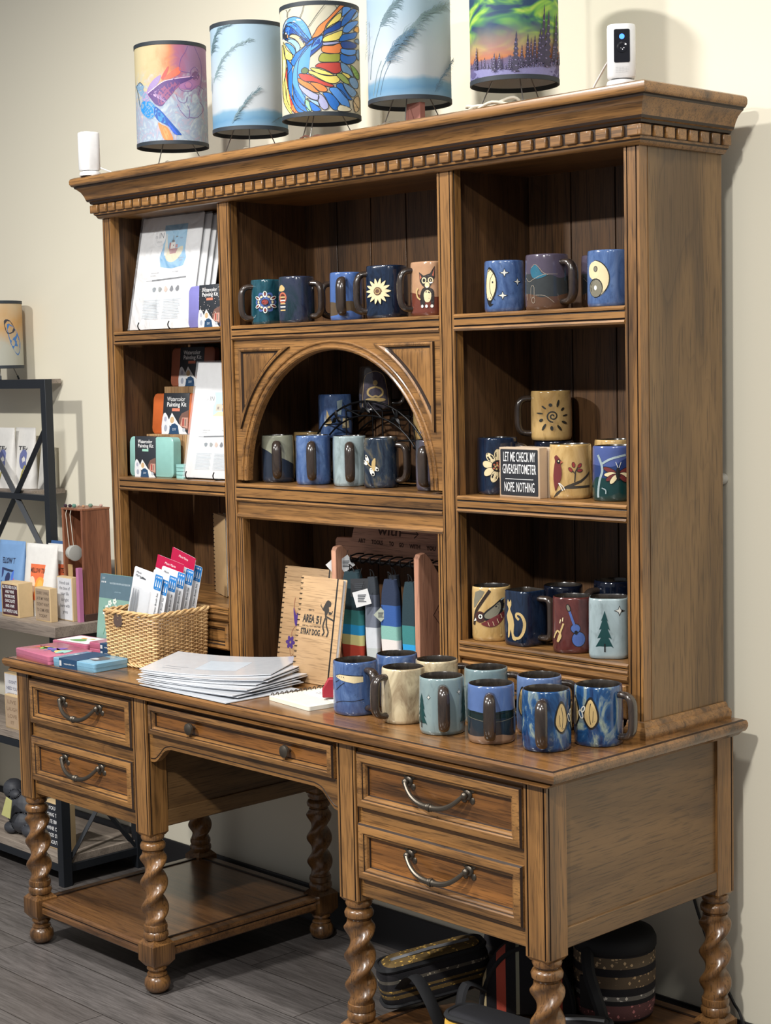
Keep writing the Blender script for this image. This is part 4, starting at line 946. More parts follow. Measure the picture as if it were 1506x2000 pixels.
    for q in ([(185, 220), (205, 265), (250, 215)], [(205, 265), (200, 330)], [(440, 180), (420, 260), (380, 350)], [(740, 175), (620, 320), (500, 480)], [(880, 180), (910, 240)], [(1170, 1370), (1215, 1480)], [(1120, 1500), (1215, 1640)]): A.stroke(q, 8, K)
    A.ell(170, 570, 34, 52, K); A.ell(182, 545, 9, 13, P(230, 230, 240)); A.ell(205, 585, 8, 24, P(196, 140, 96))
def msea(t, co, Y, Z):
    n = t.noise(co, 12, 3); z = t.math('ADD', Z, t.math('MULTIPLY', n, .03))
    return t.ramp(t.math('MULTIPLY', t.math('SUBTRACT', z, .06), 3.6), [(.02, srgb(156, 190, 214)), (.14, srgb(110, 160, 198)), (.20, srgb(132, 176, 206)), (.235, srgb(206, 214, 222)), (.45, srgb(208, 218, 228)), (.75, srgb(184, 208, 226)), (1, srgb(176, 204, 226))])
def plume(A, pts, ln, m, dens=3, r=None, wd=7, side=1, sc=1.0):
    r = r or random.Random(int(pts[0][0])); P = cr(pts, 16); A.stroke(P[::4] + [P[-1]], wd * .7, m)
    for k, p in enumerate(P[int(len(P) * .12)::2]):
        for _ in range(dens):
            f = 2 * k / len(P); L = ln * (.5 + .7 * r.random()) * (1 - f * .55); a = math.atan2(P[-1][1] - P[0][1], P[-1][0] - P[0][0]) + r.choice((side, side, -side * .5)) * (.1 + .8 * r.random())
            x, y = p[0] + r.uniform(-.1, .1) * ln, p[1] + r.uniform(-.1, .1) * ln
            A.stroke([(x, y), (x + L * .5 * math.cos(a), y + L * .5 * math.sin(a)), (x + L * math.cos(a + side * .3), y + L * math.sin(a + side * .3))], wd * (.6 + .7 * r.random()), m, taper=True)
SG = [paint(92, 118, 128, .6), paint(120, 142, 148, .6), paint(80, 112, 136, .6)]
def a4(A):
    for q, m in (([(175, 1260), (190, 950), (240, 700), (285, 550)], SG[0]), ([(230, 1500), (270, 1200), (330, 1000)], SG[1]), ([(275, 1520), (340, 1150), (420, 960)], SG[0]), ([(330, 1500), (380, 1230), (470, 1010)], SG[2])): A.stroke(q, 8, m, 4)
    plume(A, [(280, 550), (350, 380), (470, 190), (640, 40), (900, -60)], 190, SG[0], 6, wd=10); plume(A, [(430, 1000), (540, 760), (720, 560), (900, 330), (1180, 150)], 240, SG[1], 6, wd=10); plume(A, [(400, 1060), (470, 880), (600, 700), (760, 600)], 190, SG[2], 6, wd=10)
    plume(A, [(1100, 1430), (1190, 1200), (1270, 1050), (1330, 900)], 110, SG[2], 3); plume(A, [(130, 960), (140, 700), (120, 400)], 70, SG[1], 1)
def a2(A):
    plume(A, [(720, 430), (740, 360), (790, 280), (890, 226)], 46, SG[1], 4, wd=2.8); plume(A, [(706, 300), (712, 240), (740, 180), (790, 160)], 36, SG[0], 4, wd=2.8); plume(A, [(816, 620), (850, 560), (890, 500), (940, 455)], 38, SG[0], 4, wd=2.8); plume(A, [(1000, 615), (1030, 590), (1052, 580)], 16, SG[0], 2, wd=1.6); A.stroke([(714, 470), (716, 400)], 2, SG[1])
def maur(t, co, Y, Z):
    mp = t.n.new('ShaderNodeMapping'); mp.inputs['Scale'].default_value = (9, 9, 9); t.link(co, mp.inputs[0])
    mp.inputs['Rotation'].default_value = (.35, 0, 0); mp2 = t.n.new('ShaderNodeMapping'); mp2.inputs['Scale'].default_value = (10, 10, 24); mp2.inputs['Rotation'].default_value = (.45, 0, 0); t.link(co, mp2.inputs[0])
    n = t.noise(mp2.outputs[0], 1, 2, .45, 1.3); n2 = t.noise(mp.outputs[0], 3, 2)
    g_ = t.ramp(n, [(.36, srgb(52, 84, 120)), (.46, srgb(86, 150, 110)), (.55, srgb(150, 210, 90)), (.62, srgb(200, 230, 110)), (.72, srgb(90, 130, 90))])
    z = t.math('ADD', Z, t.math('MULTIPLY', t.math('SUBTRACT', n2, .5), .02))
    f = t.ramp(t.math('MULTIPLY', t.math('SUBTRACT', z, .06), 3.8), [(.14, (1, 1, 1)), (.32, (.65,) * 3), (.44, (0, 0, 0))])
    warm = t.ramp(t.math('MULTIPLY', t.math('SUBTRACT', z, .06), 3.8), [(.0, srgb(92, 88, 140)), (.10, srgb(120, 112, 160)), (.155, srgb(130, 110, 140)), (.17, srgb(216, 130, 86)), (.26, srgb(206, 150, 130)), (.38, srgb(170, 160, 130))])
    return t.mix(f, g_, warm)
def a5(A):
    D = paint(58, 54, 78, .6); Ls = paint(128, 118, 158, .6)
    r = random.Random(3)
    def spruce(x, y0, y1, w_):
        n = 9; L = []; R = []
        for i in range(n):
            f = i / n; ww = w_ * (1 - f) ** .8; y = y0 + (y1 - y0) * f; L += [(x - ww * (1 + .2 * r.random()), y), (x - ww * .5, y + (y1 - y0) / n * .55)]; R += [(x + ww * (1 + .2 * r.random()), y), (x + ww * .5, y + (y1 - y0) / n * .55)]
        A.poly(L + [(x, y1)] + R[::-1], D)
        for i in range(6): xx = x + r.uniform(-.6, .4) * w_ * (1 - i / 7); A.ell(xx, y0 + (y1 - y0) * i / 7, w_ * .25, 5, Ls, .4, 8)
    A.poly([(60, 640), (180, 600), (320, 600), (440, 610), (560, 560), (700, 540), (800, 540), (805, 690), (430, 700), (60, 720)], paint(126, 124, 168, .6), 2)
    for i in range(26): x = 85 + 28 * i; spruce(x, 600 - max(0, x - 380) * .1, 560 - 60 * r.random() - (70 if x > 380 else 0) * r.random(), 12)
    for x, y0, y1, w_ in ((135, 600, 420, 12), (445, 620, 290, 34), (535, 570, 310, 24), (590, 550, 320, 22), (492, 580, 400, 18), (630, 550, 265, 30), (655, 550, 70, 26), (690, 575, 115, 32), (752, 530, 140, 24), (320, 600, 470, 20), (280, 620, 470, 20), (560, 560, 340, 16), (405, 600, 480, 14), (735, 520, 380, 16)): spruce(x, y0, y1, w_)
lampthing('drum lamp with watercolour hummingbird in orange, purple and blue', .223, .400, shade_mat('watercolour_print', m1), a1, lambda h, r, b: lampmap(707, 825, 600, 215, 1700, 75, 60, 30, h, r, b), 90)
lampthing('pale blue drum lamp with sea oats, smaller looking one between the two bird lamps', .548, .400, shade_mat('seaside_print', msea), a2, lambda h, r, b: lampmap(875, 903, 183, 148, 628, 24, 18, 9, h, r, b), 40, twist=25)
lampthing('drum lamp with stained glass bird spreading a rainbow wing', .817, .400, shade_mat('ivory_print', m3), a3, lambda h, r, b: lampmap(657, 668, 577, 180, 1640, 80, 65, -12, h, r, b), 90, twist=8)
lampthing('pale blue drum lamp with sea oats, between stained glass bird and northern lights lamps', 1.118, .400, shade_mat('seaside_print', msea), a4, lambda h, r, b: lampmap(665, 763, 612, -155, 1485, 60, 30, 47, h, r, b), 90, twist=20)
lampthing('drum lamp with green northern lights over snowy spruce forest', 1.435, .400, shade_mat('aurora_print', maur), a5, lambda h, r, b: lampmap(400, 441, 361, -335, 640, 85, 50, 15, h, r, b), 60, twist=40)
def cord(name, label, pts, r, mat, cat='cord', n=8, group=None):
    g = G(); g.tube(cr(pts, n), r, 8); o = g.build(name, [mat], None); return tag(o, label, cat, group)
def coil(label, x, y, R, turns, r, mat, seed, z=CZ, flatt=.5):
    q = random.Random(seed); P = []
    for i in range(int(turns * 10)):
        a = i * 2 * PI / 10; P.append((x + R * (1 + .25 * q.random()) * math.cos(a) * 1.2, y + R * flatt * (1 + .3 * q.random()) * math.sin(a), z + r + .018 * q.random() + .004 * (i % 3)))
    return cord('lamp_cord', label, P, r, mat, n=5)
coil('clear lamp cord coiled under the hummingbird lamp', .245, .405, .045, 3, .0022, SHIN, 1)
coil('clear lamp cord coiled under the lamp beside the hummingbird lamp', .570, .405, .045, 3, .0022, SHIN, 2)
coil('brownish lamp cord bunched under the stained glass bird lamp', .800, .405, .045, 3, .0024, paint(150, 110, 96, .5), 3)
coil('clear lamp cord looped under the second sea oats lamp', 1.085, .395, .045, 2.4, .003, CLEAR, 4)
coil('clear coiled lamp cord spilling out below the northern lights lamp', 1.400, .375, .060, 4, .0032, SHIN, 5)
g = G(); g.box(1.145, 1.19, .36, .375, CZ, CZ + .055); tag(g.build('cardboard_tag', [paint(140, 92, 82, .8)], None), 'reddish brown card standing under the second sea oats lamp', 'card')
# security cameras
WP = paint(232, 232, 232, .35); GLB = paint(18, 18, 26, .08, .8)
EM = NT('blue_led'); EM.b.inputs['Emission Color'].default_value = (.05, .2, 1, 1); EM.b.inputs['Emission Strength'].default_value = 3; EM = EM.done((.02, .1, .9), .3)
def seccam(label, x, y, rz, front=True):
    root = empty('security_camera', label, 'camera', (x, y, CZ), rz)
    g = G(); g.lathe([(.028, 0), (.029, .003), (.027, .010), (.018, .013)], 0, 0, 28); g.build('base', [WP], root, world=False)
    g = G(); g.T = Matrix.Translation((0, 0, .014))
    out = rrect(-.022, .026, -.027, .027, .018, 6)
    g.rings([[(p[0] * k, p[1] * k, z) for p in out] for k, z in ((.9, 0), (1, .004), (1, .096), (.97, .100), (.9, .101))]); g.build('body', [WP], root, world=False, sharp=50)
    g = G(); o = rrect(-.015, .015, .042, .104, .003); g.rings([[(q, p[0], p[1]) for p in o] for q in (.0255, .0272)]); fp = g.build('front_glass', [GLB], root, world=False)
    g = G(); g.T = Matrix.Translation((.0272, 0, .070)) @ Matrix.Rotation(PI / 2, 4, 'Y'); g.lathe([(.010, 0), (.010, .002), (.007, .0025), (.004, .001)], 0, 0, 24); g.build('lens', [GLB], fp, world=False)
    g = G(); g.T = Matrix.Translation((.0275, 0, .090)) @ Matrix.Rotation(PI / 2, 4, 'Y'); g.lathe([(.005, 0), (.005, .0006)], 0, 0, 16); lab(g.build('status_light', [EM], fp, world=False), 'glowing blue status light')
    A = Art(); d = paint(150, 150, 152, .5)
    for i in range(9):
        for j in range(4): A.ell(-11 + 2.75 * i, 24 + 3 * j, .55, .55, d, n=6)
    A.build('speaker_grille', lambda a, b, o_: V((.0262 + o_, a * .001, b * .001)), root)
    return root
seccam('white camera with black glass front and blue light, right end of cornice', 1.800, .300, math.atan2(CAM.y - .3, CAM.x - 1.8) + .05)
seccam('white camera seen from behind at the left end of the cornice', .018, .275, math.radians(175))
cord('camera_cord', 'thin white cord looping from the right camera', [(1.775, .325, CZ + .07), (1.72, .37, CZ + .075), (1.66, .41, CZ + .055), (1.62, .43, CZ + .022), (1.63, .45, CZ + .003), (1.67, .50, CZ + .003), (1.70, .56, CZ + .003)], .0022, WP)
cord('camera_cord', 'thin white cord trailing from the left camera', [(.045, .29, CZ + .02), (.08, .32, CZ + .004), (.13, .33, CZ + .008), (.18, .34, CZ + .006), (.22, .37, CZ + .003)], .0016, WP)
# ================================================================== paper goods, kits and boxes
PAP = paint(226, 226, 226, .5); PAPG = paint(196, 198, 200, .5); TXG = paint(150, 152, 156, .6); TXD = paint(70, 74, 80, .6); BKK = paint(20, 20, 22, .5)
def frame3(x, y, z, phi, lean=0.0, roll=0.0):
    """u along the foot, v up the leaning face, n towards the room"""
    u = V((math.cos(phi), math.sin(phi), 0)); back = V((-math.sin(phi), math.cos(phi), 0))
    v = V((0, 0, math.cos(lean))) + back * math.sin(lean)
    u, v = u * math.cos(roll) - v * math.sin(roll), v * math.cos(roll) + u * math.sin(roll)
    return V((x, y, z)), u, v, u.cross(v)
def board(name, fr, w_, h, d, mats, rad=.004, parent=None, bev=.0008, off=(0, 0)):
    """rounded slab standing in the frame, front face in the frame plane, thickness behind it"""
    o, u, v, n = fr; g = G(); P = rrect(off[0], off[0] + w_, off[1], off[1] + h, rad, 4)
    e = min(bev, d * .4)
    L = [(P, e, 0)]
    def ringat(ins, dd):
        return [tuple(o + u * (off[0] + w_ / 2 + (p[0] - off[0] - w_ / 2) * (1 - 2 * ins / w_)) + v * (off[1] + h / 2 + (p[1] - off[1] - h / 2) * (1 - 2 * ins / h)) - n * dd) for p in P]
    g.rings([ringat(e, 0), ringat(0, e), ringat(0, d - e), ringat(e, d)])
    return g.build(name, mats if isinstance(mats, list) else [mats], parent, sharp=40)
def fart(fr, A, name, parent, k=.001, off=.0003, lift=0.0, seg=None):
    o, u, v, n = fr; L = V((0, 0, 0)); q = parent
    while q is not None: L += q.location; q = q.parent
    o2 = o - L + n * lift
    return A.build(name, lambda a, b, s_: o2 + u * (a * k) + v * (b * k) + n * s_, parent, off=off, step=.00003, seg=seg)
SLEEVE = NT('clear_sleeve'); SLEEVE.b.inputs['Alpha'].default_value = .22; SLV = SLEEVE.done(srgb(236, 240, 245), .06, 0, .8)
tb = NT('crinkled_sleeve'); nn = tb.noise(tb.coord((1, 1, 1)), 14, 2, .4, 1.4); tb.bump(nn, 1.0, .03); tb.b.inputs['Alpha'].default_value = .25; SLVC = tb.done(srgb(238, 241, 246), .05, 0, 1)
def printart(pic, w_=250, h=320):
    A = Art(); m = lambda *c: paint(*c, .6)
    if pic == 'boat':
        A.rect(98, 190, 160, 268, m(120, 178, 210)); A.poly([(98, 160), (190, 160), (190, 200), (150, 186), (98, 210)], m(96, 164, 206), 2)
        A.poly([(108, 200), (120, 176), (150, 172), (176, 190), (180, 210), (160, 206), (140, 196), (120, 208)], m(206, 196, 160), 3); A.poly([(112, 236), (120, 200), (106, 190), (108, 246)], m(216, 212, 196), 2)
        A.poly([(124, 206), (160, 206), (154, 194), (130, 192)], m(150, 60, 60)); A.rect(130, 148, 206, 222, m(222, 214, 204)); A.rect(124, 130, 206, 222, m(160, 70, 66)); A.rect(134, 144, 222, 228, m(40, 40, 44)); A.rect(137, 139, 228, 240, m(40, 40, 44)); A.ell(141, 214, 2, 2, m(40, 60, 90)); A.rect(150, 158, 208, 216, m(180, 90, 80))
        A.ell(152, 236, 5, 2, m(60, 90, 100)); A.ell(170, 232, 6, 2, m(90, 140, 180))
    else:
        A.rect(98, 190, 190, 262, m(180, 206, 214)); A.poly([(98, 190), (190, 190), (190, 206), (120, 202)], m(220, 206, 160)); A.rect(110, 140, 206, 226, m(196, 186, 160)); A.rect(140, 176, 204, 214, m(70, 120, 180)); A.rect(138, 172, 214, 224, m(214, 214, 206)); A.poly([(136, 224), (176, 224), (168, 236), (144, 236)], m(56, 104, 170)); A.rect(116, 124, 210, 218, m(120, 100, 80))
    A.ell(82, 238, 24, 24, m(208, 212, 214), n=36); A.ell(82, 238, 23, 23, PAP, n=36); A.text('m', 68, 240, 14, TXG, bold=.01); A.text('IN', 88, 242, 21, TXD); A.text('STUDIO', 82, 226, 6, TXG)
    A.text('watercolor paint', 62, 146, 5, TXD, align='LEFT'); A.text('by number', 62, 139, 5, TXG, align='LEFT'); A.text('set of paper', 150, 146, 5, TXD, align='LEFT'); A.text('lighthouse\nseries', 178, 178, 6, TXG)
    A.stroke([(46, 126), (70, 126)], 1.6, TXG); A.stroke([(70, 126), (208, 130)], 3.6, m(40, 44, 50))
    for i, c in enumerate(((90, 104, 112), (120, 124, 120), (196, 166, 146), (44, 50, 62), (40, 46, 58))): A.poly([(84 + 24 * i + 7 * math.cos(t_) * (1 + .2 * math.sin(3 * t_ + i)), 102 + 7 * math.sin(t_) * (1 + .15 * math.cos(2 * t_ + i))) for t_ in [PI * k / 7 for k in range(14)]], m(*c))
    for bx in (46, 128):
        for k in range(13): A.rect(bx, bx + 72 - (k * 7) % 9, 74 - 4 * k, 75.6 - 4 * k, m(190, 200, 208))
    return A
def art_print(label, x, y, z, phi, w_, h, pic, lean=.2, crinkle=False):
    fr = frame3(x, y, z, phi, lean)
    root = empty('art_print_pack', label, 'print', (x, y, z))
    b = board('backing_board', fr, w_, h, .003, PAP, .002, root)
    if pic: fart(fr, printart(pic), 'printed_sheet', root, w_ / 250)
    o, u, v, n = fr; fr2 = (o + n * .0035 - u * .003 - v * .001, u, v, n)
    g = G(); N = 14; vs = []
    for i in range(N + 1):
        for j in range(N + 1):
            a, c = i / N, j / N; p = fr2[0] + u * (w_ + .006) * a + v * (h + .004) * c + n * (.0016 * math.sin(9 * a + 5 * c) * math.sin(7 * c + 2) * (1 if crinkle else .4) * 4 * a * (1 - a)); vs.append(g.v(*p))
    for i in range(N):
        for j in range(N): k = i * (N + 1) + j; g.f([vs[k], vs[k + N + 1], vs[k + N + 2], vs[k + 1]])
    lab(g.build('plastic_sleeve', [SLVC if crinkle else SLV], root), 'clear glossy sleeve')
    return root
def easel(label, x, y, z, phi, w_=.12):
    root = empty('wire_easel', label, 'easel', (x, y, z), phi)
    for sx in (-w_ / 2, w_ / 2):
        g = G(); g.tube(cr([(sx, -.030, .022), (sx, -.034, .012), (sx, -.026, .002), (sx, .0, .002), (sx, .055, .002)], 5), .0016, 6); g.tube([(sx, -.001, .002), (sx * .6, .035, .16)], .0016, 6); g.build('wire_foot', [BLK], root, world=False)
    g = G(); g.tube([(-w_ / 2, .03, .002), (w_ / 2, .03, .002)], .0016, 6); g.build('cross_wire', [BLK], root, world=False)
PHI = .03
art_print('large clear-sleeved lighthouse paint by number pack on top left shelf', .064, .352, ZS + .004, PHI, .262, .306, 'boat', .2, True)
for k in range(3):
    art_print('art print pack standing behind the large lighthouse pack, top left shelf', .085 + .012 * k, .362 + .010 * k, ZS + .004, PHI, .262, .302 - .004 * k, None, .2)
for o in S.objects:
    if o.get('label', '').startswith('art print pack standing behind'): o['group'] = 'print packs behind the lighthouse pack'
easel('black wire easel holding the large lighthouse print pack', .20, .365, ZS, PHI, .13)
art_print('slim looking beach cottage paint by number pack in front of the painting kits', .290, .352, ZM + .004, .05, .215, .306, 'cottage', .2)
easel('black wire easel under the beach cottage print pack', .385, .362, ZM, .05, .11)
# painting kits
SLK = paint(44, 48, 54, .4); SLB = paint(34, 66, 98, .5)
def kit(label, x, y, z, phi, w_, h, d, col, lean=.08, band=(.24, .80), tagcol=(200, 120, 96), glit=False):
    root = empty('painting_kit', label, 'paint kit', (x, y, z)); fr = frame3(x, y, z, phi, lean); o, u, v, n = fr
    board('tin', fr, w_, h, d, col, .014, root, .003)
    fr2 = (o + n * .0012 + u * (w_ * band[0]) - v * .0002, u, v, n)
    sw = w_ * (band[1] - band[0]); sl = board('paper_sleeve', fr2, sw, h + .001, d + .0024, SLK, .0008, root, .0006)
    A = Art(); W_, H_ = 100, 100 * h / sw; m = lambda *c: paint(*c, .6)
    A.text('Watercolor', 15, H_ - 14, 15, PAP, bold=.012, align='LEFT', fit=70); A.text('Painting Kit', 15, H_ - 27, 15, PAP, bold=.012, align='LEFT', fit=74)
    A.rect(36, 66, H_ - 43, H_ - 36, m(*tagcol))
    A.poly([(68, 18), (100, 10), (100, 58), (74, 50), (64, 36)], m(110, 80, 70)); A.poly([(70, 20), (99, 14), (99, 40), (76, 40)], m(186, 140, 124)); A.rect(78, 84, 20, 38, m(150, 60, 54)); A.rect(87, 92, 20, 36, m(120, 110, 100))
    A.poly([(0, 0), (26, 0), (30, 12), (26, 34), (10, 52), (0, 40)], m(206, 208, 212), 2); A.poly([(20, 26), (36, 52), (62, 26), (90, 8), (100, 0), (60, 0), (40, 16)], m(214, 214, 212), 1); A.ell(38, 34, 8, 8, m(190, 160, 120)); A.ell(14, 14, 6, 8, m(150, 156, 170)); A.ell(12, 36, 5, 6, m(160, 160, 176)); A.ell(85, 10, 6, 5, m(170, 176, 184))
    A.poly([(28, 0), (30, 14), (38, 24), (50, 26), (62, 20), (68, 0)], SLB, 1); A.text('DIY', 48, 11, 9, m(190, 200, 210))
    if glit:
        q = random.Random(5)
        for _ in range(60): A.ell(q.uniform(2, 98), q.uniform(30, H_ - 4), q.uniform(.6, 2), q.uniform(.6, 1.6), m(200, 190, 186), n=6)
    fart(fr2, A, 'label_print', sl, sw / 100)
    return root
kit('mint green painting kit tin with dark sleeve, lowest of the three on the left', .056, .342, ZM, PHI, .19, .108, .03, paint(134, 180, 173, .35), .03, tagcol=(150, 200, 180), band=(.14, .62))
kit('bright orange painting kit tin on the middle step', .066, .412, 1.3445, PHI, .20, .110, .022, paint(192, 98, 50, .35), .10)
kit('rust brown painting kit tin on the highest step under the shelf', .072, .475, 1.4725, PHI, .185, .106, .022, paint(150, 88, 66, .4), .10, (.22, .78))
kit('lilac painting kit tin leaning in front of the lighthouse print pack', .342, .340, ZS, -.02, .162, .108, .014, paint(128, 126, 190, .35), .06, (.30, .86), glit=True)
rs = empty('stepped_riser', 'light wooden plank riser with two steps behind the painting kits', 'riser', (.18, .44, ZM))
PLK = wood('pale_plank', 2, srgb(176, 142, 100), srgb(146, 112, 76), srgb(104, 78, 52), rough=.6, coat=0)
for x0, x1, y0, y1, z1 in ((.070, .300, .392, .452, 1.344), (.072, .300, .455, .520, 1.472)):
    n = 4; q = (x1 - x0) / n
    for i in range(n):
        g = G(); g.box(x0 + q * i + .0008, x0 + q * (i + 1) - .0008, y0, y1, ZM, z1); g.build('plank', [PLK], rs, bevel=.001)
for k in range(4):
    g = G(); P = rrect(.266, .288, .350, .385, .004, 3); z = ZM + .0095 * k
    P = rrect(.252, .286, .352, .386, .006, 3)
    g.rings([[(p[0], p[1], zz) for p in P] for zz in (z, z + .008)]); tag(g.build('paint_tin', [paint(140, 190, 186, .35)], None), 'small mint tin in the low stack beside the mint painting kit', 'tin', 'stack of small mint tins')
# notebooks upright in the lowest left bay
MD = wood('plain_ply', 0, srgb(196, 162, 122), srgb(184, 150, 111), srgb(170, 136, 98), rough=.55, coat=0, fig=.5, sk=.15)
def spiral(parent, fr, h, n, x=0.0, r=.0055, d=.008):
    o, u, v, nn = fr
    for k in range(n):
        g = G(); c = o + u * x + v * (h * (k + .6) / n) - nn * (d / 2)
        g.tube([tuple(c + u * (r * math.cos(a)) * 1.1 + nn * ((d / 2 + .0028) * math.sin(a))) for a in [2 * PI * i / 10 for i in range(10)]], .0011, 5, closed=True)
        g.build('binding_ring', [BLK], parent)
def notebook(label, fr, w_, h, d, cov, n=20, art=None, band=True, loc=None):
    o, u, v, nn = fr; root = empty('notebook', label, 'notebook', tuple(o))
    fc = board('front_cover', fr, w_, h, .0022, cov, .003, root)
    board('pages', (o - nn * .0022 + u * .003 + v * .002, u, v, nn), w_ - .006, h - .004, d - .0044, PAP, .002, root, .0003)
    board('back_cover', (o - nn * (d - .0022), u, v, nn), w_, h, .0022, cov, .003, root)
    spiral(root, fr, h, n, .004, d=d)
    if band:
        f2 = (o + nn * .0009 + u * (w_ * .86), u, v, nn); board('elastic_band', (f2[0] - v * .0005, u, v, nn), .0045, h + .001, d + .0018, BKK, .0005, root, .0004)
    if art: fart(fr, art, 'engraving', fc, .001)
    return root
EN = paint(52, 48, 44, .7)
A = Art(); A.text('I WENT TO', 34, 172, 6.5, EN, bold=.02, fit=22, align='LEFT'); A.text('AREA', 40, 151, 25, EN, bold=.045, fit=42); A.text('51', 77, 150, 25, EN, bold=.045, fit=18)
A.items[0] = A.items[0]; A.text('AND ALL I GOT WAS THIS', 52, 134, 5.5, EN, bold=.02, fit=64); A.text('STRAY DOG', 50, 120, 19, EN, bold=.045, fit=68)
A.poly([(92, 190), (100, 200), (112, 196), (112, 186), (106, 184), (108, 176), (102, 166), (98, 156), (94, 168), (92, 176), (86, 178)], EN, 3)
A.stroke([(98, 172), (88, 176), (80, 184)], 2.6, EN); A.stroke([(80, 184), (76, 186)], 1.2, EN); A.stroke([(80, 184), (78, 190)], 1.2, EN); A.stroke([(106, 174), (116, 168), (120, 176)], 2.4, EN, 2); A.ell(112, 170, 5, 3.4, EN)
A.stroke([(98, 162), (112, 158), (126, 154)], 4, EN, 2); A.stroke([(98, 158), (92, 138), (98, 124), (92, 116)], 4.4, EN, 3); A.stroke([(102, 158), (104, 140), (112, 126), (108, 114)], 4.4, EN, 3)
fr = frame3(.813, .262, H + .001, .02, .17)
notebook('wooden covered spiral notebook engraved about a stray dog, front one', fr, .146, .252, .014, MD, 20, A)
A = Art(); PU = paint(66, 40, 110, .6); PR = paint(140, 96, 70, .7)
A.poly([(46, 150), (52, 120), (60, 104), (70, 112), (72, 140), (78, 160), (70, 156), (66, 140), (58, 132)], PU, 3); A.stroke([(60, 132), (48, 152), (50, 174)], 3, PR, 3); A.ell(74, 168, 6, 8, PR); A.stroke([(60, 104), (48, 88), (52, 70)], 2.4, PR, 3); petals(A, 46, 62, 6, 3, 17, 5, PU); A.stroke([(46, 46), (52, 28), (60, 34)], 1.6, PR, 3)
fr = frame3(.624, .372, H + .001, .02, .16)
notebook('wooden covered spiral notebook with purple figure, behind the stray dog notebook', fr, .190, .252, .014, MD, 20, A)
fr = frame3(.250, .474, ZLOW + .001, -.42, .0)
notebook('spiral notebook standing edge-on in the lowest left bay', fr, .13, .215, .016, paint(176, 146, 106, .6), 20, None, False)
fr = frame3(.276, .488, ZLOW + .001, -.42, .0)
notebook('pale covered notebook standing beside the edge-on spiral one', fr, .135, .215, .014, paint(206, 212, 204, .5), 18, None, False)
# ================================================================== display stand with hanging pouches
CED = wood('cedar', 2, srgb(186, 138, 112), srgb(164, 116, 92), srgb(132, 90, 72), rough=.6, coat=0, fig=.6)
CEX = wood('cedar_across', 0, srgb(176, 130, 106), srgb(154, 108, 86), srgb(124, 84, 68), rough=.6, coat=0, fig=.6)
st = empty('pouch_display_stand', 'pinkish cedar display stand with a burned sign board and hooks', 'display stand', (.99, .44, H))
for x0 in (.868, 1.150):
    g = G(); g.prism([(.350, H), (.350, 1.078), (.356, 1.088), (.372, 1.090), (.385, 1.080), (.520, .90), (.545, H)], 'yz', x0, x0 + .016); lab(g.build('end_board', [CED], st, bevel=.002), 'cedar end board' if x0 < 1 else 'cedar end board with burned diamond mark')
    if x0 > 1:
        A = Art(); BR = paint(70, 40, 30, .8); A.stroke([(45, 175), (95, 235), (145, 175), (95, 115)], 2.4, BR, closed=True); A.text('with', 95, 176, 40, BR, bold=.0, fit=72, shear=.15)
        A.build('burned_mark', lambda a, b, s_: V((x0 + .016 + s_, .350 + a * .001, H + b * .001)) - st.location, st)
sg = [(.770, 1.050), (1.205, 1.050), (1.205, 1.085), (1.190, 1.096), (1.150, 1.100), (1.120, 1.140), (.845, 1.140), (.836, 1.118), (.830, 1.100), (.776, 1.098), (.770, 1.090)]
g = G(); g.prism(sg, 'xz', .452, .466); sgn = g.build('sign_board', [CEX], st, bevel=.002)
A = Art(); BR = paint(60, 34, 26, .8); A.text('with', 965, 1122, 34, BR, bold=.015, fit=80, shear=.1); A.stroke([(1002, 1120), (1062, 1120)], 3, BR); A.stroke([(1050, 1130), (1064, 1120), (1050, 1110)], 3, BR)
for i, wd in enumerate('ART TOOLS TO GO WITH YOU'.split()): A.text(wd, (868, 922, 972, 1006, 1052, 1106)[i], 1093 - i * .8, 14, BR, bold=.03, fit=(26, 40, 16, 16, 36, 30)[i])
A.build('burned_lettering', lambda a, b, s_: V((a * .001, .452 - s_, b * .001)) - st.location, sgn)
g = G(); g.tube([(.850, .400, 1.052), (1.158, .400, 1.052)], .003, 8); g.build('rail', [BLK], st)
for k in range(9):
    x = .872 + .034 * k; g = G(); g.tube(cr([(x, .452, 1.062), (x, .43, 1.064), (x, .405, 1.058), (x, .385, 1.050), (x, .378, 1.058), (x, .380, 1.068)], 4), .002, 6); g.build('hook', [BLK], st)
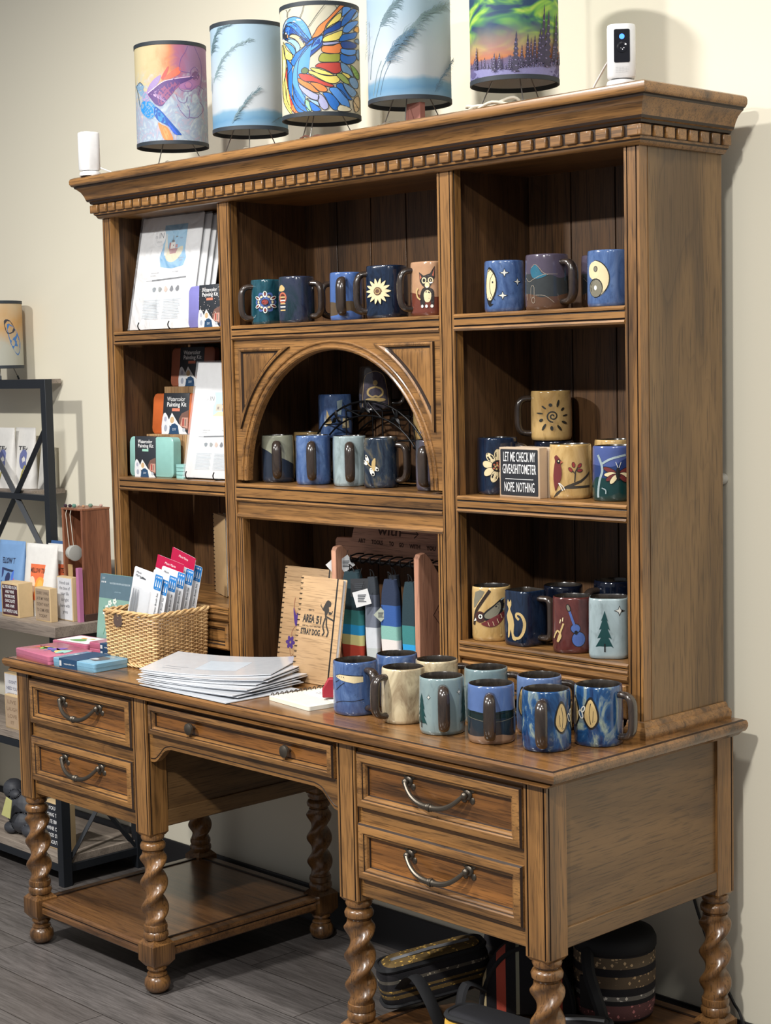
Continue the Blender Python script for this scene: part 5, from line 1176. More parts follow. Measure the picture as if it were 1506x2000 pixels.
def pouch(label, x, y, zt_, w_, h, bandl, rz=0.0, group='striped roll-up pouches on the stand'):
    root = empty('fabric_pouch', label, 'pouch', (x, y, zt_), rz, group)
    lst = [(0, bandl[0][1])] + [(a, c) for a, c in bandl[1:]]
    t = NT('striped_canvas'); c = t.n.new('ShaderNodeTexCoord'); sp = t.n.new('ShaderNodeSeparateXYZ'); t.link(c.outputs['Object'], sp.inputs[0])
    f = t.math('MULTIPLY', t.math('ADD', sp.outputs['Z'], h), 1 / h)
    col = t.ramp(f, [(a, srgb(*cc)) for a, cc in bandl], True); n = t.noise(t.coord((300, 300, 900)), 1, 1); t.bump(n, .4, .0008)
    mat = t.done(col, .85)
    g = G(); rs = []
    for j in range(15):
        f_ = j / 14; z = -h + h * f_; ww = w_ / 2 * (.96 + .06 * math.sin(f_ * 5)) * (1 if f_ < .85 else 1 - (f_ - .85) * 2.2); dd = .010 + .005 * math.sin(PI * f_)
        rs.append([(ww * math.copysign(abs(math.cos(a)) ** .5, math.cos(a)), dd * math.sin(a) * (1 + .25 * math.cos(a * 3 + 1)), z) for a in [2 * PI * i / 24 for i in range(24)]])
    g.rings(rs); g.build('body', [mat], root, world=False, sharp=60)
    g = G(); g.tube(cr([(-w_ * .2, 0, -.012), (-.004, -.004, .012), (0, -.010, .018), (.004, -.004, .012), (w_ * .2, 0, -.012)], 4), .0014, 6); g.build('hanging_loop', [BKK], root, world=False)
DT, TL, SB, YL, RD = (24, 48, 56), (48, 116, 116), (28, 140, 196), (206, 200, 136), (176, 62, 44)
pouch('dark teal pouch with teal, blue, yellow and red bands, fully visible', .925, .366, 1.030, .072, .205, [(0, RD), (.15, YL), (.27, SB), (.39, TL), (.56, DT)])
pouch('second dark teal banded pouch tucked behind the first one', .892, .402, 1.030, .055, .205, [(0, RD), (.15, YL), (.27, SB), (.39, TL), (.56, DT)], .3)
pouch('narrow grey banded pouch with light foot', .990, .372, 1.022, .036, .205, [(0, (170, 176, 176)), (.18, (186, 190, 196)), (.42, (100, 106, 120)), (.66, (70, 76, 90)), (.8, (40, 46, 54))], .1)
pouch('navy pouch with blue, mint, cream and orange bands', 1.058, .366, 1.022, .056, .200, [(0, (204, 110, 44)), (.16, (206, 200, 196)), (.30, (120, 166, 156)), (.46, (40, 78, 140)), (.70, (26, 40, 66))])
pouch('dark pouch half hidden between grey and navy pouches', 1.022, .412, 1.025, .036, .205, [(0, (120, 116, 126)), (.45, (26, 32, 44)), (.9, (24, 30, 40))])
pouch('dark teal pouch with blue and yellow foot beside the end board', 1.118, .372, 1.020, .045, .200, [(0, YL), (.12, SB), (.28, TL), (.50, DT)])
def hangtag(label, x, y, z, s_, mat, rot, txt=None, mark=None):
    root = empty('hang_tag', label, 'tag', (x, y, z)); g = G()
    P = [(s_ * math.cos(rot + PI / 4 + PI / 2 * i), s_ * math.sin(rot + PI / 4 + PI / 2 * i)) for i in range(4)]
    ry = math.atan2(CAM.y - y, CAM.x - x); u = V((-math.sin(ry * .8 - .15), math.cos(ry * .8 - .15), 0))
    g.rings([[tuple(V((0, 0, 0)) + u * p[0] + V((0, 0, p[1])) + u.cross(V((0, 0, 1))) * q) for p in P] for q in (0, .0009)]); g.build('card', [mat], root, world=False)
    A = Art(); nn = u.cross(V((0, 0, 1)))
    for k in range(5): A.rect(-6, 6 - (k * 5) % 4, 4 - 2.4 * k, 5.2 - 2.4 * k, TXD if mat is not BKK else TXG)
    A.build('print', lambda a, b, o_: u * (a * s_ / 16) + V((0, 0, b * s_ / 16)) + nn * (.0009 + o_), root)
    g = G(); g.tube([(0, 0, s_ * .8), (0, .008, s_ * 1.5)], .0006, 5); g.build('string', [BKK], root, world=False)
hangtag('white square hang tag with small print on the front of the pouches', .985, .340, .975, .026, PAP, .25)
hangtag('dark square hang tag behind the white one', .970, .347, .998, .030, paint(56, 58, 62, .6), 0.0)
hangtag('white diamond hang tag at the left end of the hooks', .862, .372, 1.040, .026, PAP, .7)
hangtag('second white diamond tag overlapping at the left hooks', .890, .378, 1.046, .022, PAPG, .6)
hangtag('small white tag low on the left hooks', .878, .366, .995, .015, PAP, .15)
hangtag('grey felt diamond mark hanging on the navy pouch', 1.040, .348, .940, .017, paint(170, 176, 160, .8), PI / 4)
# ================================================================== basket with brush packs
WK = wood('wicker', 0, srgb(222, 186, 134), srgb(204, 166, 114), srgb(170, 132, 88), rough=.6, coat=0)
bk = empty('wicker_basket', 'square light wicker basket holding brush packs', 'basket', (.350, .206, H), math.radians(5))
bw, bd_, bh = .0935, .0905, .137
def bring(f, out=0.0): 
    s_ = 1 + .045 * f; return rrect(-bw * s_ - out, bw * s_ + out, -bd_ * s_ - out, bd_ * s_ + out, .014, 3)
def walk(f, n, out=0.0):
    P = bring(f, out); P = P + [P[0]]; L = [0]
    for a, b in zip(P, P[1:]): L.append(L[-1] + math.hypot(b[0] - a[0], b[1] - a[1]))
    res = []
    for i in range(n):
        d_ = L[-1] * i / n; k = max(j for j in range(len(L)) if L[j] <= d_ + 1e-9); k = min(k, len(P) - 2); t_ = (d_ - L[k]) / (L[k + 1] - L[k]); a, b = P[k], P[k + 1]
        x, y = a[0] + (b[0] - a[0]) * t_, a[1] + (b[1] - a[1]) * t_; nx, ny = b[1] - a[1], -(b[0] - a[0]); l = math.hypot(nx, ny); res.append((x, y, nx / l, ny / l))
    return res
NS = 44
g = G(); rows = 26
for r_ in range(rows):
    f = (r_ + .5) / rows; z = .008 + (bh - .014) * f; P = walk(f, NS * 4)
    pts = []
    for i, (x, y, nx, ny) in enumerate(P):
        if .80 < f < .95 and abs(x + bw * .0) < .020 and y < 0: pass
        o_ = .0026 * math.cos(PI * i / 4 + PI * r_); pts.append((x + nx * o_, y + ny * o_, z))
    g.tube(pts, .0023, 5, closed=True)
g.build('woven_wall', [WK], bk, world=False)
g = G()
for i in range(NS):
    a = walk(0, NS)[i]; b = walk(1, NS)[i]; g.tube([(a[0], a[1], .004), (b[0], b[1], bh - .004)], .0016, 5)
for zz in (.002,): g.rings([[(p[0], p[1], z) for p in bring(0, -.002)] for z in (.002, .006)])
g.build('stakes', [WK], bk, world=False)
g = G()
for ph in (0, 2.1, 4.2):
    P = walk(1, 120); g.tube([(x + nx * .004 * math.cos(.55 * i + ph), y + ny * .004 * math.cos(.55 * i + ph), bh + .004 * math.sin(.55 * i + ph)) for i, (x, y, nx, ny) in enumerate(P)], .0034, 6, closed=True)
g.build('braided_rim', [WK], bk, world=False)
g = G()
P = walk(0, 44)
for i, (x, y, nx, ny) in enumerate(P):
    x2, y2 = P[(i + 2) % 44][0], P[(i + 2) % 44][1]; g.tube([(x + nx * .002, y + ny * .002, .013), ((x + x2) / 2 + nx * .006, (y + y2) / 2 + ny * .006, .007), (x2 + nx * .003, y2 + ny * .003, .0025)], .0024, 5)
g.build('braided_foot', [WK], bk, world=False)
g = G(); g.T = Matrix.Translation((-.036, -bd_ * 1.04 - .003, bh - .020)) @ Matrix.Rotation(PI / 2, 4, 'X'); g.lathe([(.016, -.001), (.0175, 0), (.016, .0016)], 0, 0, 24, sup=2.6); lab(g.build('handle_hole', [paint(84, 66, 58, .8)], bk, world=False), 'oval hand hole showing the packs inside')
BLUP = paint(40, 118, 186, .4); CRD = paint(214, 216, 220, .4)
def brushpack(label, x, y, w_, top, lean, rz, kind, group=None):
    root = empty('brush_pack', label, 'brush pack', (x, y, H + .02), 0, group); fr = frame3(x, y, H + .02, rz, lean, .21); o, u, v, n = fr
    L = (top - H - .02) / math.cos(lean); cb = board('card', fr, w_, L, .0012, CRD, .006, root); A = Art(); k = 1000
    W_, T = w_ * k, L * k
    if kind == 'blue':
        A.poly(rrect(W_ - 27, W_ - .5, T - 40, T - .5, 3, 3), BLUP); A.text('S M B', W_ - 13.5, T - 7, 6.5, PAP, bold=.02, fit=19)
        for i in range(3): xx = W_ - 21 + 7.5 * i; A.poly([(xx - 1.8, T - 32), (xx + 1.8, T - 32), (xx + .6, T - 16), (xx, T - 13 - i), (xx - .6, T - 16)], PAP)
        A.text('aquarelle', W_ - 13.5, T - 36, 3, PAP); A.text('Water Brush Set', W_ - 10, T - 76, 8.5, TXD, rot=PI / 2, bold=.01); A.text('Mont\nMarte', 18, T - 17, 8.5, TXD, shear=.3); A.poly([(24, T - 26), (34, T - 20), (46, T - 23), (46, T - 26)], TXD)
    else:
        A.rect(0, W_, T - 34, T, paint(176, 20, 66, .4)); A.text('Mont Marte', W_ / 2, T - 14, 9, PAP, shear=.3)
        for i in range(4): A.poly([(10 + i * 9, T - 130), (17 + i * 9, T - 130), (15 + i * 9, T - 70 - 6 * i), (12 + i * 9, T - 62 - 6 * i)], paint(220, 170, 90, .5)); A.ell(14 + 9 * i, T - 66 - 5 * i, 3, 14, (paint(236, 236, 230, .5), TXD)[i % 2])
        A.rect(6, 40, T - 152, T - 138, paint(180, 50, 80, .5)); A.ell(10, T - 140, 9, 9, PAP)
    fart(fr, A, 'card_print', cb, .001)
    if kind == 'blue':
        board('blister', (o + n * .007 + u * .006, u, v, n), w_ - .038, L - .045, .0068, SLV, .008, root, .003)
        for i in range(3):
            g = G(); c0 = o + n * .0035 + u * (.012 + .0085 * i) + v * .02; g.tube([tuple(c0), tuple(c0 + v * (L - .11))], .0032, 8); g.tube([tuple(c0 + v * (L - .11)), tuple(c0 + v * (L - .075))], [.0032, .0008], 8); g.build('water_brush', [paint(90, 98, 106, .3)], root)
BX, BY = .350, .208
brushpack('red topped brush card at the back left of the basket', .272, .205, .105, 1.050, .10, .10, 'red')
brushpack('second red topped brush card behind the first, highest in the basket', .284, .245, .110, 1.068, .10, -.05, 'red')
brushpack('white and blue water brush pack, frontmost and widest in the basket', .272, .145, .104, 1.026, .06, .16, 'blue')
for k in range(5):
    brushpack(('water brush pack second from the front, lowest blue corner', 'water brush pack third from the front', 'water brush pack fourth from the front', 'water brush pack fifth from the front', 'water brush pack at the very back right of the basket')[k], .304 + .004 * k, .158 + .022 * k, .086, 1.010 + .007 * k, .06, .16, 'blue')
# ================================================================== tins and pads on the left of the desk
def flatbox(name, label, cat, x, y, z, w_, d_, h, rz, base, topart=None, lid=None, group=None, sleeve=None, rad=.008):
    root = empty(name, label, cat, (x, y, z), rz, group); P = rrect(0, w_, 0, d_, rad, 4)
    g = G(); g.rings([[(w_ / 2 + (p[0] - w_ / 2) * k, d_ / 2 + (p[1] - d_ / 2) * k, zz) for p in P] for k, zz in ((.985, 0), (1, .0015), (1, h * .5))]); b = g.build('tray', [base], root, world=False)
    g = G(); g.rings([[(w_ / 2 + (p[0] - w_ / 2) * k, d_ / 2 + (p[1] - d_ / 2) * k, zz) for p in P] for k, zz in ((1.008, h * .5), (1.008, h - .0015), (.985, h))]); l_ = g.build('lid', [lid or base], root, world=False)
    if topart: topart().build('lid_picture', lambda a, b, o_: V((a * .001, b * .001, h + o_)), l_)
    if sleeve:
        g = G(); x0, x1 = sleeve; g.box(x0, x1, -.0012, d_ + .0012, -.0002, h + .0012); s_ = g.build('paper_sleeve', [SLB], root, world=False)
        A = Art(); A.text('watercolor set', (x0 + x1) * 500 + 6, h * 500, 7, PAP, fit=(x1 - x0) * 600); A.rect(x0 * 1000 + 2, x0 * 1000 + 11, h * 200, h * 800, PAPG); A.build('sleeve_print', lambda a, b, o_: V((a * .001, -.0012 - o_, b * .001)), s_)
    return root
def topA():
    A = Art(); m = lambda *c: paint(*c, .4)
    for i, c in enumerate(((206, 70, 90), (226, 150, 60), (232, 216, 90), (110, 180, 90), (60, 120, 190), (110, 80, 170), (196, 90, 170), (40, 90, 140), (226, 200, 120), (150, 200, 190))):
        q = random.Random(i); A.poly([(30 + 15 * i + q.uniform(-18, 18) + 16 * math.cos(t_), 60 + q.uniform(-26, 26) + 12 * math.sin(t_)) for t_ in (0, 1.2, 2.4, 3.6, 4.8)], m(*c), 2)
    return A
def topB():
    A = Art(); m = lambda *c: paint(*c, .4); A.poly(rrect(8, 142, 8, 92, 4), PAP); A.poly([(40, 30), (70, 60), (96, 40), (80, 24)], m(90, 150, 80), 3); A.ell(58, 66, 12, 6, m(226, 160, 60)); A.ell(90, 70, 10, 6, m(210, 190, 100)); A.stroke([(30, 20), (110, 84)], 2, m(120, 160, 90)); return A
def topC():
    A = Art(); m = lambda *c: paint(*c, .4); A.poly([(30, 20), (60, 60), (100, 84), (150, 70), (140, 30), (90, 40)], m(90, 88, 92), 3); A.poly([(70, 30), (110, 60), (130, 44)], m(190, 194, 198), 2); A.ell(60, 80, 20, 8, m(120, 116, 118)); A.ell(30, 60, 14, 8, m(200, 206, 210)); return A
PNK = paint(180, 100, 126, .3, .3)
flatbox('paint_tin', 'pink paint tin with colourful lid at the left front desk corner', 'tin', -.022, .012, H, .196, .128, .023, math.radians(-6), PNK, topA)
flatbox('paint_tin', 'light blue paint tin with dark blue sleeve in front of the basket', 'tin', .184, -.004, H, .176, .108, .023, math.radians(3), paint(118, 164, 190, .25, .4), topC, sleeve=(.030, .105))
flatbox('paint_tin', 'pink edged tin with white leafy lid behind the pink paint tin', 'tin', -.062, .150, H, .150, .100, .022, math.radians(4), PNK, topB)
for k in range(2): flatbox('paint_tin', ('lower of two stacked pink tins with blue sleeve beside the basket', 'upper of two stacked pink tins with blue sleeve beside the basket')[k], 'tin', .102, .160, H + .0165 * k, .118, .095, .016, math.radians(4), PNK, None, sleeve=(.050, .112))
A = Art(); m = lambda *c: paint(*c, .6); A.rect(0, 190, 0, 130, m(122, 158, 146)); A.rect(0, 190, 130, 196, m(84, 108, 120)); A.text('DIY', 16, 184, 8, PAPG); A.text('WATERCOLOR NOTEBOOK', 45, 172, 7, m(190, 204, 210), align='LEFT', fit=95); A.text('paint & create', 70, 150, 5, m(150, 176, 186), align='LEFT')
for i in range(3): A.ell(9 + 8 * i, 174, 2.6, 2.6, PAPG)
A.stroke([(30, 30), (50, 80), (60, 110)], 2, m(60, 110, 80), 3); A.stroke([(50, 80), (24, 104)], 2, m(60, 110, 80))
for x, y in ((52, 118), (74, 124), (40, 104), (62, 100), (80, 106), (48, 60), (66, 74), (32, 92)): petals(A, x, y, 5, 1, 9, 3.4, m(212, 220, 210)); A.ell(x, y, 2, 2, m(90, 110, 100))
fr = frame3(-.016, .262, H, .02, .12); rt = empty('watercolour_pad', 'green and blue pad with white blossoms standing behind the tins', 'pad', (-.016, .262, H)); b = board('cover', fr, .190, .196, .012, m(120, 166, 154), .003, rt); fart(fr, A, 'cover_print', b)
# fan of sleeved sheets
for k in range(9):
    q = random.Random(40 + k); x, y, rz = (.580 - .002 * (k % 3) * 4, -.014 + .0015 * k, math.radians((-1, 6, 4, 12, 10, 17, 22, 20, 28)[k]))
    w_, d_ = .340, .216; z = H + .0012 + .0032 * k; root = empty('sleeved_print', ('lowest', 'second', 'third', 'fourth', 'fifth', 'sixth', 'seventh', 'eighth', 'topmost')[k] + ' sheet of the fanned stack of sleeved prints' + (' counted from below' if 0 < k < 8 else ''), 'print', (x, y, z), rz, 'fanned sleeved prints on the desk')
    g = G(); N = 12; hh = []
    bend = lambda a, b: .0016 * (1 + k * .5) * (a - .5) ** 2 * 4 * (1 if k else .0) + .0008 * k * b
    top = [[g.v(a / N * w_, b / 6 * d_, bend(a / N, b / 6) + .0016) for b in range(7)] for a in range(N + 1)]; bot = [[g.v(a / N * w_, b / 6 * d_, bend(a / N, b / 6)) for b in range(7)] for a in range(N + 1)]
    for a in range(N):
        for b in range(6): g.f([top[a][b], top[a + 1][b], top[a + 1][b + 1], top[a][b + 1]]); g.f([bot[a][b], bot[a][b + 1], bot[a + 1][b + 1], bot[a + 1][b]])
    for a in range(N): g.f([bot[a][0], bot[a + 1][0], top[a + 1][0], top[a][0]]); g.f([bot[a + 1][6], bot[a][6], top[a][6], top[a + 1][6]])
    for b in range(6): g.f([bot[0][b + 1], bot[0][b], top[0][b], top[0][b + 1]]); g.f([bot[N][b], bot[N][b + 1], top[N][b + 1], top[N][b]])
    g.build('sheet', [paint(206, 210, 216, .18, .6)], root, world=False)
    A = Art(); A.rect(120, 230, 50, 150, paint(188, 198, 208, .3)); A.rect(40, 90, 40, 44, TXG); A.rect(40, 100, 60, 63, TXG)
    A.build('print', lambda a, b, o_: V((a * .001, b * .001, bend(a / 340, b / 216) + .0016 + o_)), root, seg=40, off=.0002)
# open notebook
nb = empty('open_notebook', 'open spiral notebook with lined page and colour swatch card', 'notebook', (.955, .074, H + .0005), math.radians(-8))
g = G(); P = rrect(0, .168, 0, .285, .006, 4)
g.rings([[(p[0], p[1], z) for p in P] for z in (0, .009)]); pg = g.build('pages', [paint(222, 220, 206, .6)], nb, world=False)
A = Art()
for k in range(16): A.rect(10, 158, 12 + 8 * k, 12.7 + 8 * k, paint(196, 198, 196, .6))
A.build('ruled_lines', lambda a, b, o_: V((a * .001, b * .001, .009 + o_)), pg)
g = G(); P = rrect(.030, .170, .075, .282, .006, 4); g.rings([[(p[0], p[1], z + (p[1] - .075) * .03) for p in P] for z in (.0095, .0105)]); sc_ = g.build('swatch_card', [PAP], nb, world=False)
A = Art()
for i in range(5):
    for j in range(6): A.ell(75 + 17 * i, 176 + 17 * j, 5.5, 4, paint(*((70, 84, 130), (90, 100, 120), (60, 120, 140), (190, 70, 80), (206, 120, 80))[min(4, (j + (i > 2)) % 6 if j < 4 else 3 + (i % 2))], .6))
for k in range(6): A.rect(50, 150 - (k * 13) % 30, 92 + 9 * k, 94 + 9 * k, TXG)
A.build('swatches', lambda a, b, o_: V((a * .001, b * .001, .0105 + (b * .001 - .075) * .03 + o_)), sc_)
for k in range(22):
    g = G(); y = .010 + .0125 * k; g.tube([(.006 * math.cos(a) + .002, y + .0015 * math.sin(a), .007 + .0075 * math.sin(a)) for a in [2 * PI * i / 10 for i in range(10)]], .0011, 5, closed=True); g.build('binding_ring', [IRON], nb, world=False)
g = G(); g.prism([(0, 0), (.050, 0), (.050, .020), (.044, .030), (.036, .044), (.014, .044), (.006, .030), (0, .020)], 'xz', 0, .016)
ob = g.build('coin_purse', [paint(150, 26, 44, .6)], None, world=False, bevel=.003); ob.location = (1.090, .118, H + .0150); ob.rotation_euler = (0, 0, .8); tag(ob, 'small red purse on the open notebook beside the blue mug', 'purse')
# ================================================================== box sign among the mugs
def boxsign(name, label, x, y, z, rz, w_, h, d, face, lines, tcol, rim=.004, wmat=None, group=None):
    root = empty(name, label, 'sign', (x, y, z), 0, group); fr = frame3(x, y, z, rz, 0); fc = board('box', fr, w_, h, d, wmat or paint(196, 172, 146, .7), .001, root, .0008)
    A = Art(); W_, H_ = w_ * 1000, h * 1000; q = rim * 1000
    if face: A.poly(rrect(q, W_ - q, q, H_ - q, 2.5, 3), face)
    for t_ in lines:
        if t_[0] == '-': A.rect(t_[1], t_[2], t_[3] - .6, t_[3] + .6, tcol)
        else: A.text(t_[0], W_ / 2, t_[1], t_[2], tcol, bold=.004 if t_[2] > 25 else .02, fit=t_[3])
    fart(fr, A, 'printed_face', fc)
    return root
PIN = paint(188, 166, 142, .7); CHL = paint(24, 27, 34, .7)
boxsign('box_sign', 'black faced wooden box sign about checking a meter, between mugs', 1.424, .345, ZM, -.04, .118, .106, .024, CHL, [('LET ME CHECK MY', 85, 29, 94), ('GIVEASHITOMETER', 59, 29, 98), ('-', 18, 100, 39), ('NOPE. NOTHING', 21, 29, 88)], PAP, wmat=PIN)
boxsign('box_sign', 'wooden box sign standing behind the black faced one', 1.446, .372, ZM, -.04, .118, .106, .022, None, [], PAP, wmat=PIN)
# wall clip at the right
g = G(); g.T = Matrix.Translation((1.7845, .6485, 1.263)) @ Matrix.Rotation(PI / 2, 4, 'X'); g.lathe([(.012, 0), (.012, .005), (.008, .012), (.002, .013)], 0, 0, 20); g2_ = g.build('wall_knob', [paint(210, 206, 196, .4)], None)
tag(g2_, 'small pale knob on the wall right of the hutch', 'knob')
# ================================================================== display table and rack at the left
GW = wood('grey_oak_board', 0, srgb(150, 138, 126), srgb(128, 116, 106), srgb(104, 94, 86), rough=.55, coat=0)
BM = paint(36, 40, 46, .45, 0, .3)
dt = empty('display_table', 'grey wood display table with black metal frame at the left of the desk', 'table', (-.80, .46, 0))
TX0, TX1, TY0, TY1 = -1.30, -.285, .300, .625
for z0, z1, x1, nm in ((.753, .785, TX1, 'table_top'), (.409, .431, -.345, 'shelf'), (.064, .086, -.345, 'shelf')):
    g = G(); g.box(TX0, x1, TY0 + (0 if nm == 'table_top' else .034), TY1, z0, z1); g.build(nm, [GW], dt, bevel=.001)
for x in (-1.29, -.362):
    for y in (.328, .592):
        g = G(); g.box(x, x + .030, y, y + .030, 0, .753); g.build('leg', [BM], dt, bevel=.001)
for y in (.332, .596):
    for z in (.042, .386):
        g = G(); g.box(-1.26, -.362, y, y + .022, z, z + .022); g.build('rail', [BM], dt)
for x in (-1.286, -.358):
    for z in (.042, .386, .729):
        g = G(); g.box(x, x + .022, .358, .592, z, z + .022); g.build('rail', [BM], dt)
    for z0, z1 in ((.064, .386), (.408, .729)):
        for a, b in ((z0, z1), (z1, z0)):
            g = G(); g.tube([(x + .011, .352, a), (x + .011, .596, b)], .008, 4); g.build('brace', [BM], dt)
rk2 = empty('shelf_rack', 'black metal rack with crossed braces standing on the display table against the wall', 'rack', (-.85, .55, .785))
for x in (-1.20, -.622):
    g = G(); g.box(x, x + .028, .492, .518, .785, 1.498); g.build('post', [BM], rk2, bevel=.001)
for z in (1.470, 1.122):
    g = G(); g.box(-1.172, -.622, .494, .516, z, z + .028 if z > 1.2 else z + .018); g.build('rail', [BM], rk2)
for a, b in (((-.622, 1.345), (-1.0, .915)), ((-1.0, 1.345), (-.622, .925))):
    g = G(); g.tube([(a[0], .505, a[1]), (b[0], .505, b[1])], .011, 4); g.build('brace', [BM], rk2)
for z in (1.484, 1.134):
    g = G(); g.box(-1.18, -.735 if z < 1.4 else -.735, .516, .640, z, z + .014); g.build('shelf_board', [GW], rk2)
def m6(t, co, Y, Z): return t.ramp(t.math('ADD', t.math('MULTIPLY', Z, 3.2), t.math('MULTIPLY', t.noise(co, 14, 3), .4)), [(.5, srgb(196, 196, 184)), (.75, srgb(216, 170, 110)), (1, srgb(220, 196, 160))])
def a6(A): A.poly([(30, 120), (60, 105), (85, 60), (70, 20), (40, 60)], paint(60, 110, 170, .6), 3); A.poly([(20, 130), (40, 132), (60, 100), (30, 90)], paint(50, 50, 60, .6), 3)
lampthing('small drum lamp with orange and blue bird, on the black rack', -.945, .545, shade_mat('small_watercolour_print', m6), a6, lambda h, r, b: (lambda px, py, o: V(((r + o) * math.cos(px / 80), (r + o) * math.sin(px / 80), py * .001 + .02))), 40, h=.215, r=.078, leg=.036, z=1.4985, twist=30)
g = G(); g.lathe([(.020, 0), (.021, .004), (.021, .13), (.016, .15), (.010, .155), (.010, .17)], 0, 0, 24); o = g.build('bottle', [paint(226, 222, 216, .4)], None, world=False); o.location = (-.835, .442 + .02, 1.4985); o.location = (-.80, .535, 1.4985)
bpy.data.objects.remove(o)
def pouchbag(label, x, y, z, rz, w_, h, d, mat, art=None, group=None, lean=0.0):
    root = empty('stand_up_pouch', label, 'bag', (x, y, z), rz, group); g = G(); rs = []
    for j in range(17):
        f = j / 16; ww = w_ / 2 * (1 - .03 * math.sin(PI * f)); dd = d / 2 * (1 - f) ** .6 * (1 if f < .8 else .9) + .0015
        rs.append([(ww * math.copysign(abs(math.cos(a)) ** .35, math.cos(a)), dd * math.copysign(abs(math.sin(a)) ** .9, math.sin(a)) + lean * f * h, h * f) for a in [2 * PI * i / 28 for i in range(28)]])
    g.rings(rs); b = g.build('bag_body', [mat], root, world=False, sharp=70)
    g = G(); z = h * .86; g.box(-w_ / 2 * .97, w_ / 2 * .97, -.0030 + lean * z, .0030 + lean * z, z, z + .003); g.build('seal_strip', [mat], root, world=False)
    if art:
        A = Art(); art(A)
        def fn(a, b_, o_):
            f = b_ / 100; dd = d / 2 * (1 - f) ** .6 + .0015; x_ = a / 100 * w_; c = max(0, 1 - (abs(x_) / (w_ / 2)) ** 2 * .5); return V((x_, -dd * c + lean * f * h - .0006 - o_, h * f))
        A.build('bag_print', fn, b, seg=8, off=.0006, step=.0001)
    return root
m = lambda *c: paint(*c, .6)
def teaO(A):
    A.rect(-30, 34, 22, 72, m(222, 112, 70)); A.text('MELLOW TEA', 2, 63, 9, m(70, 40, 30), bold=.03, fit=48); A.ell(-14, 40, 12, 15, m(232, 206, 180)); A.ell(12, 39, 16, 16, m(230, 158, 70)); A.ell(12, 39, 9, 12, m(238, 178, 86))
def teaB(A):
    A.text('MELLOW TEA', 2, 72, 11, m(44, 56, 84), bold=.03, fit=70); A.stroke([(-36, 62), (36, 57)], 3, m(40, 50, 80))
    for x, y, c in ((-24, 40, (50, 60, 110)), (2, 34, (40, 50, 90)), (24, 38, (70, 110, 200)), (-26, 22, (60, 50, 110)), (0, 16, (50, 80, 150)), (24, 18, (60, 90, 190)), (30, 30, (190, 60, 110))): A.ell(x, y + 14, 10, 7, m(*c), .6)
WB = paint(218, 216, 212, .5); BB_ = paint(112, 148, 192, .5)
pouchbag('white pouch with orange label in front on the display table', -.545, .415, .785, .10, .152, .215, .05, WB, teaO, lean=.08)
pouchbag('white pouch with orange label half hidden behind the front white pouch', -.515, .468, .785, .10, .130, .212, .04, WB, teaO, lean=.06)
pouchbag('blue pouch with dark fruit print left of the white pouch', -.690, .400, .785, .10, .130, .218, .05, BB_, teaB, lean=.08)
pouchbag('yellow green pouch at the left picture edge', -.830, .400, .785, .10, .120, .212, .05, paint(186, 184, 96, .5), teaB, lean=.08)
for k in range(3): pouchbag(('darker blue pouch standing behind the white pouches, left', 'darker blue pouch standing behind the white pouches, middle', 'darker blue pouch standing behind the white pouches, right')[k], -.640 + .085 * k - (.0), (.450, .4725, .530)[k] + (.02 if k < 2 else 0), .785, .10, .10, (.205, .218, .226)[k], .026, paint(70 - 12 * k, 112 - 20 * k, 164 - 24 * k, .5), None, lean=.03)
def teaY(A):
    A.text('TEA', 10, 66, 9, m(60, 60, 66), bold=.02, fit=60)
    for i in range(6): A.ell(10 + 14 * math.cos(i), 48 + 10 * math.sin(i), 6, 10, m(104, 112, 160), i)
    A.stroke([(0, 10), (8, 26), (20, 38)], 4, m(170, 160, 70), 2)
for k in range(2): pouchbag(('white tea pouch with blue flower print on the rack shelf, left', 'white tea pouch with blue flower print on the rack shelf, right')[k], -.968 + .085 * k, .560 + .026 * k, 1.148, .0, .120, .195, .040, WB, teaY, lean=.05)
pouchbag('narrow clear white packet beside the tea pouches on the rack shelf', -.790, .600, 1.148, 0, .05, .150, .03, paint(196, 194, 188, .4), None, lean=.08)
BE = paint(200, 174, 132, .7)
boxsign('box_sign', 'maroon faced thick wooden box sign about love and chocolate', -.628, .332, .7852, .0, .098, .104, .05, paint(66, 30, 38, .7), [('ALL YOU NEED IS LOVE', 90, 13, 84), ('AND WINE', 76, 13, 50), ('MAYBE SOME', 62, 13, 56), ('CHOCOLATE', 48, 13, 56), ('AND A NAP.', 33, 13, 52), ('BUT MOSTLY LOVE', 17, 13, 78)], PAP, .006, BE)
boxsign('box_sign', 'small tan wooden box sign with brown capitals between maroon and white signs', -.458, .345, .7852, .0, .083, .100, .024, paint(158, 138, 116, .7), [('SORRY I WAS', 84, 13, 66), ('LATE MY WINE', 67, 13, 68), ('I DIDN\'T WANT', 50, 13, 68), ('TO COME HERE', 33, 13, 66), ('TODAY', 16, 13, 44)], paint(92, 76, 64, .7), .004, BE)
boxsign('box_sign', 'taller white faced box sign with handwriting near the wooden tower', -.420, .398, .7852, .0, .082, .130, .022, paint(206, 208, 214, .6), [('friends and', 112, 14, 52), ('the time of', 96, 14, 56), ('your life', 80, 14, 44), ('is right', 62, 14, 40), ('here with', 44, 14, 50), ('you', 26, 14, 26)], paint(110, 112, 120, .7), .003, BE)
boxsign('box_sign', 'pale box sign with capitals on the middle table shelf', -.700, .372, .4315, .0, .095, .165, .03, paint(206, 206, 210, .6), [('I DON\'T', 138, 14, 50), ('NEED YOUR', 118, 14, 70), ('ATTITUDE', 98, 14, 66)], paint(80, 84, 110, .7), .003, BE)
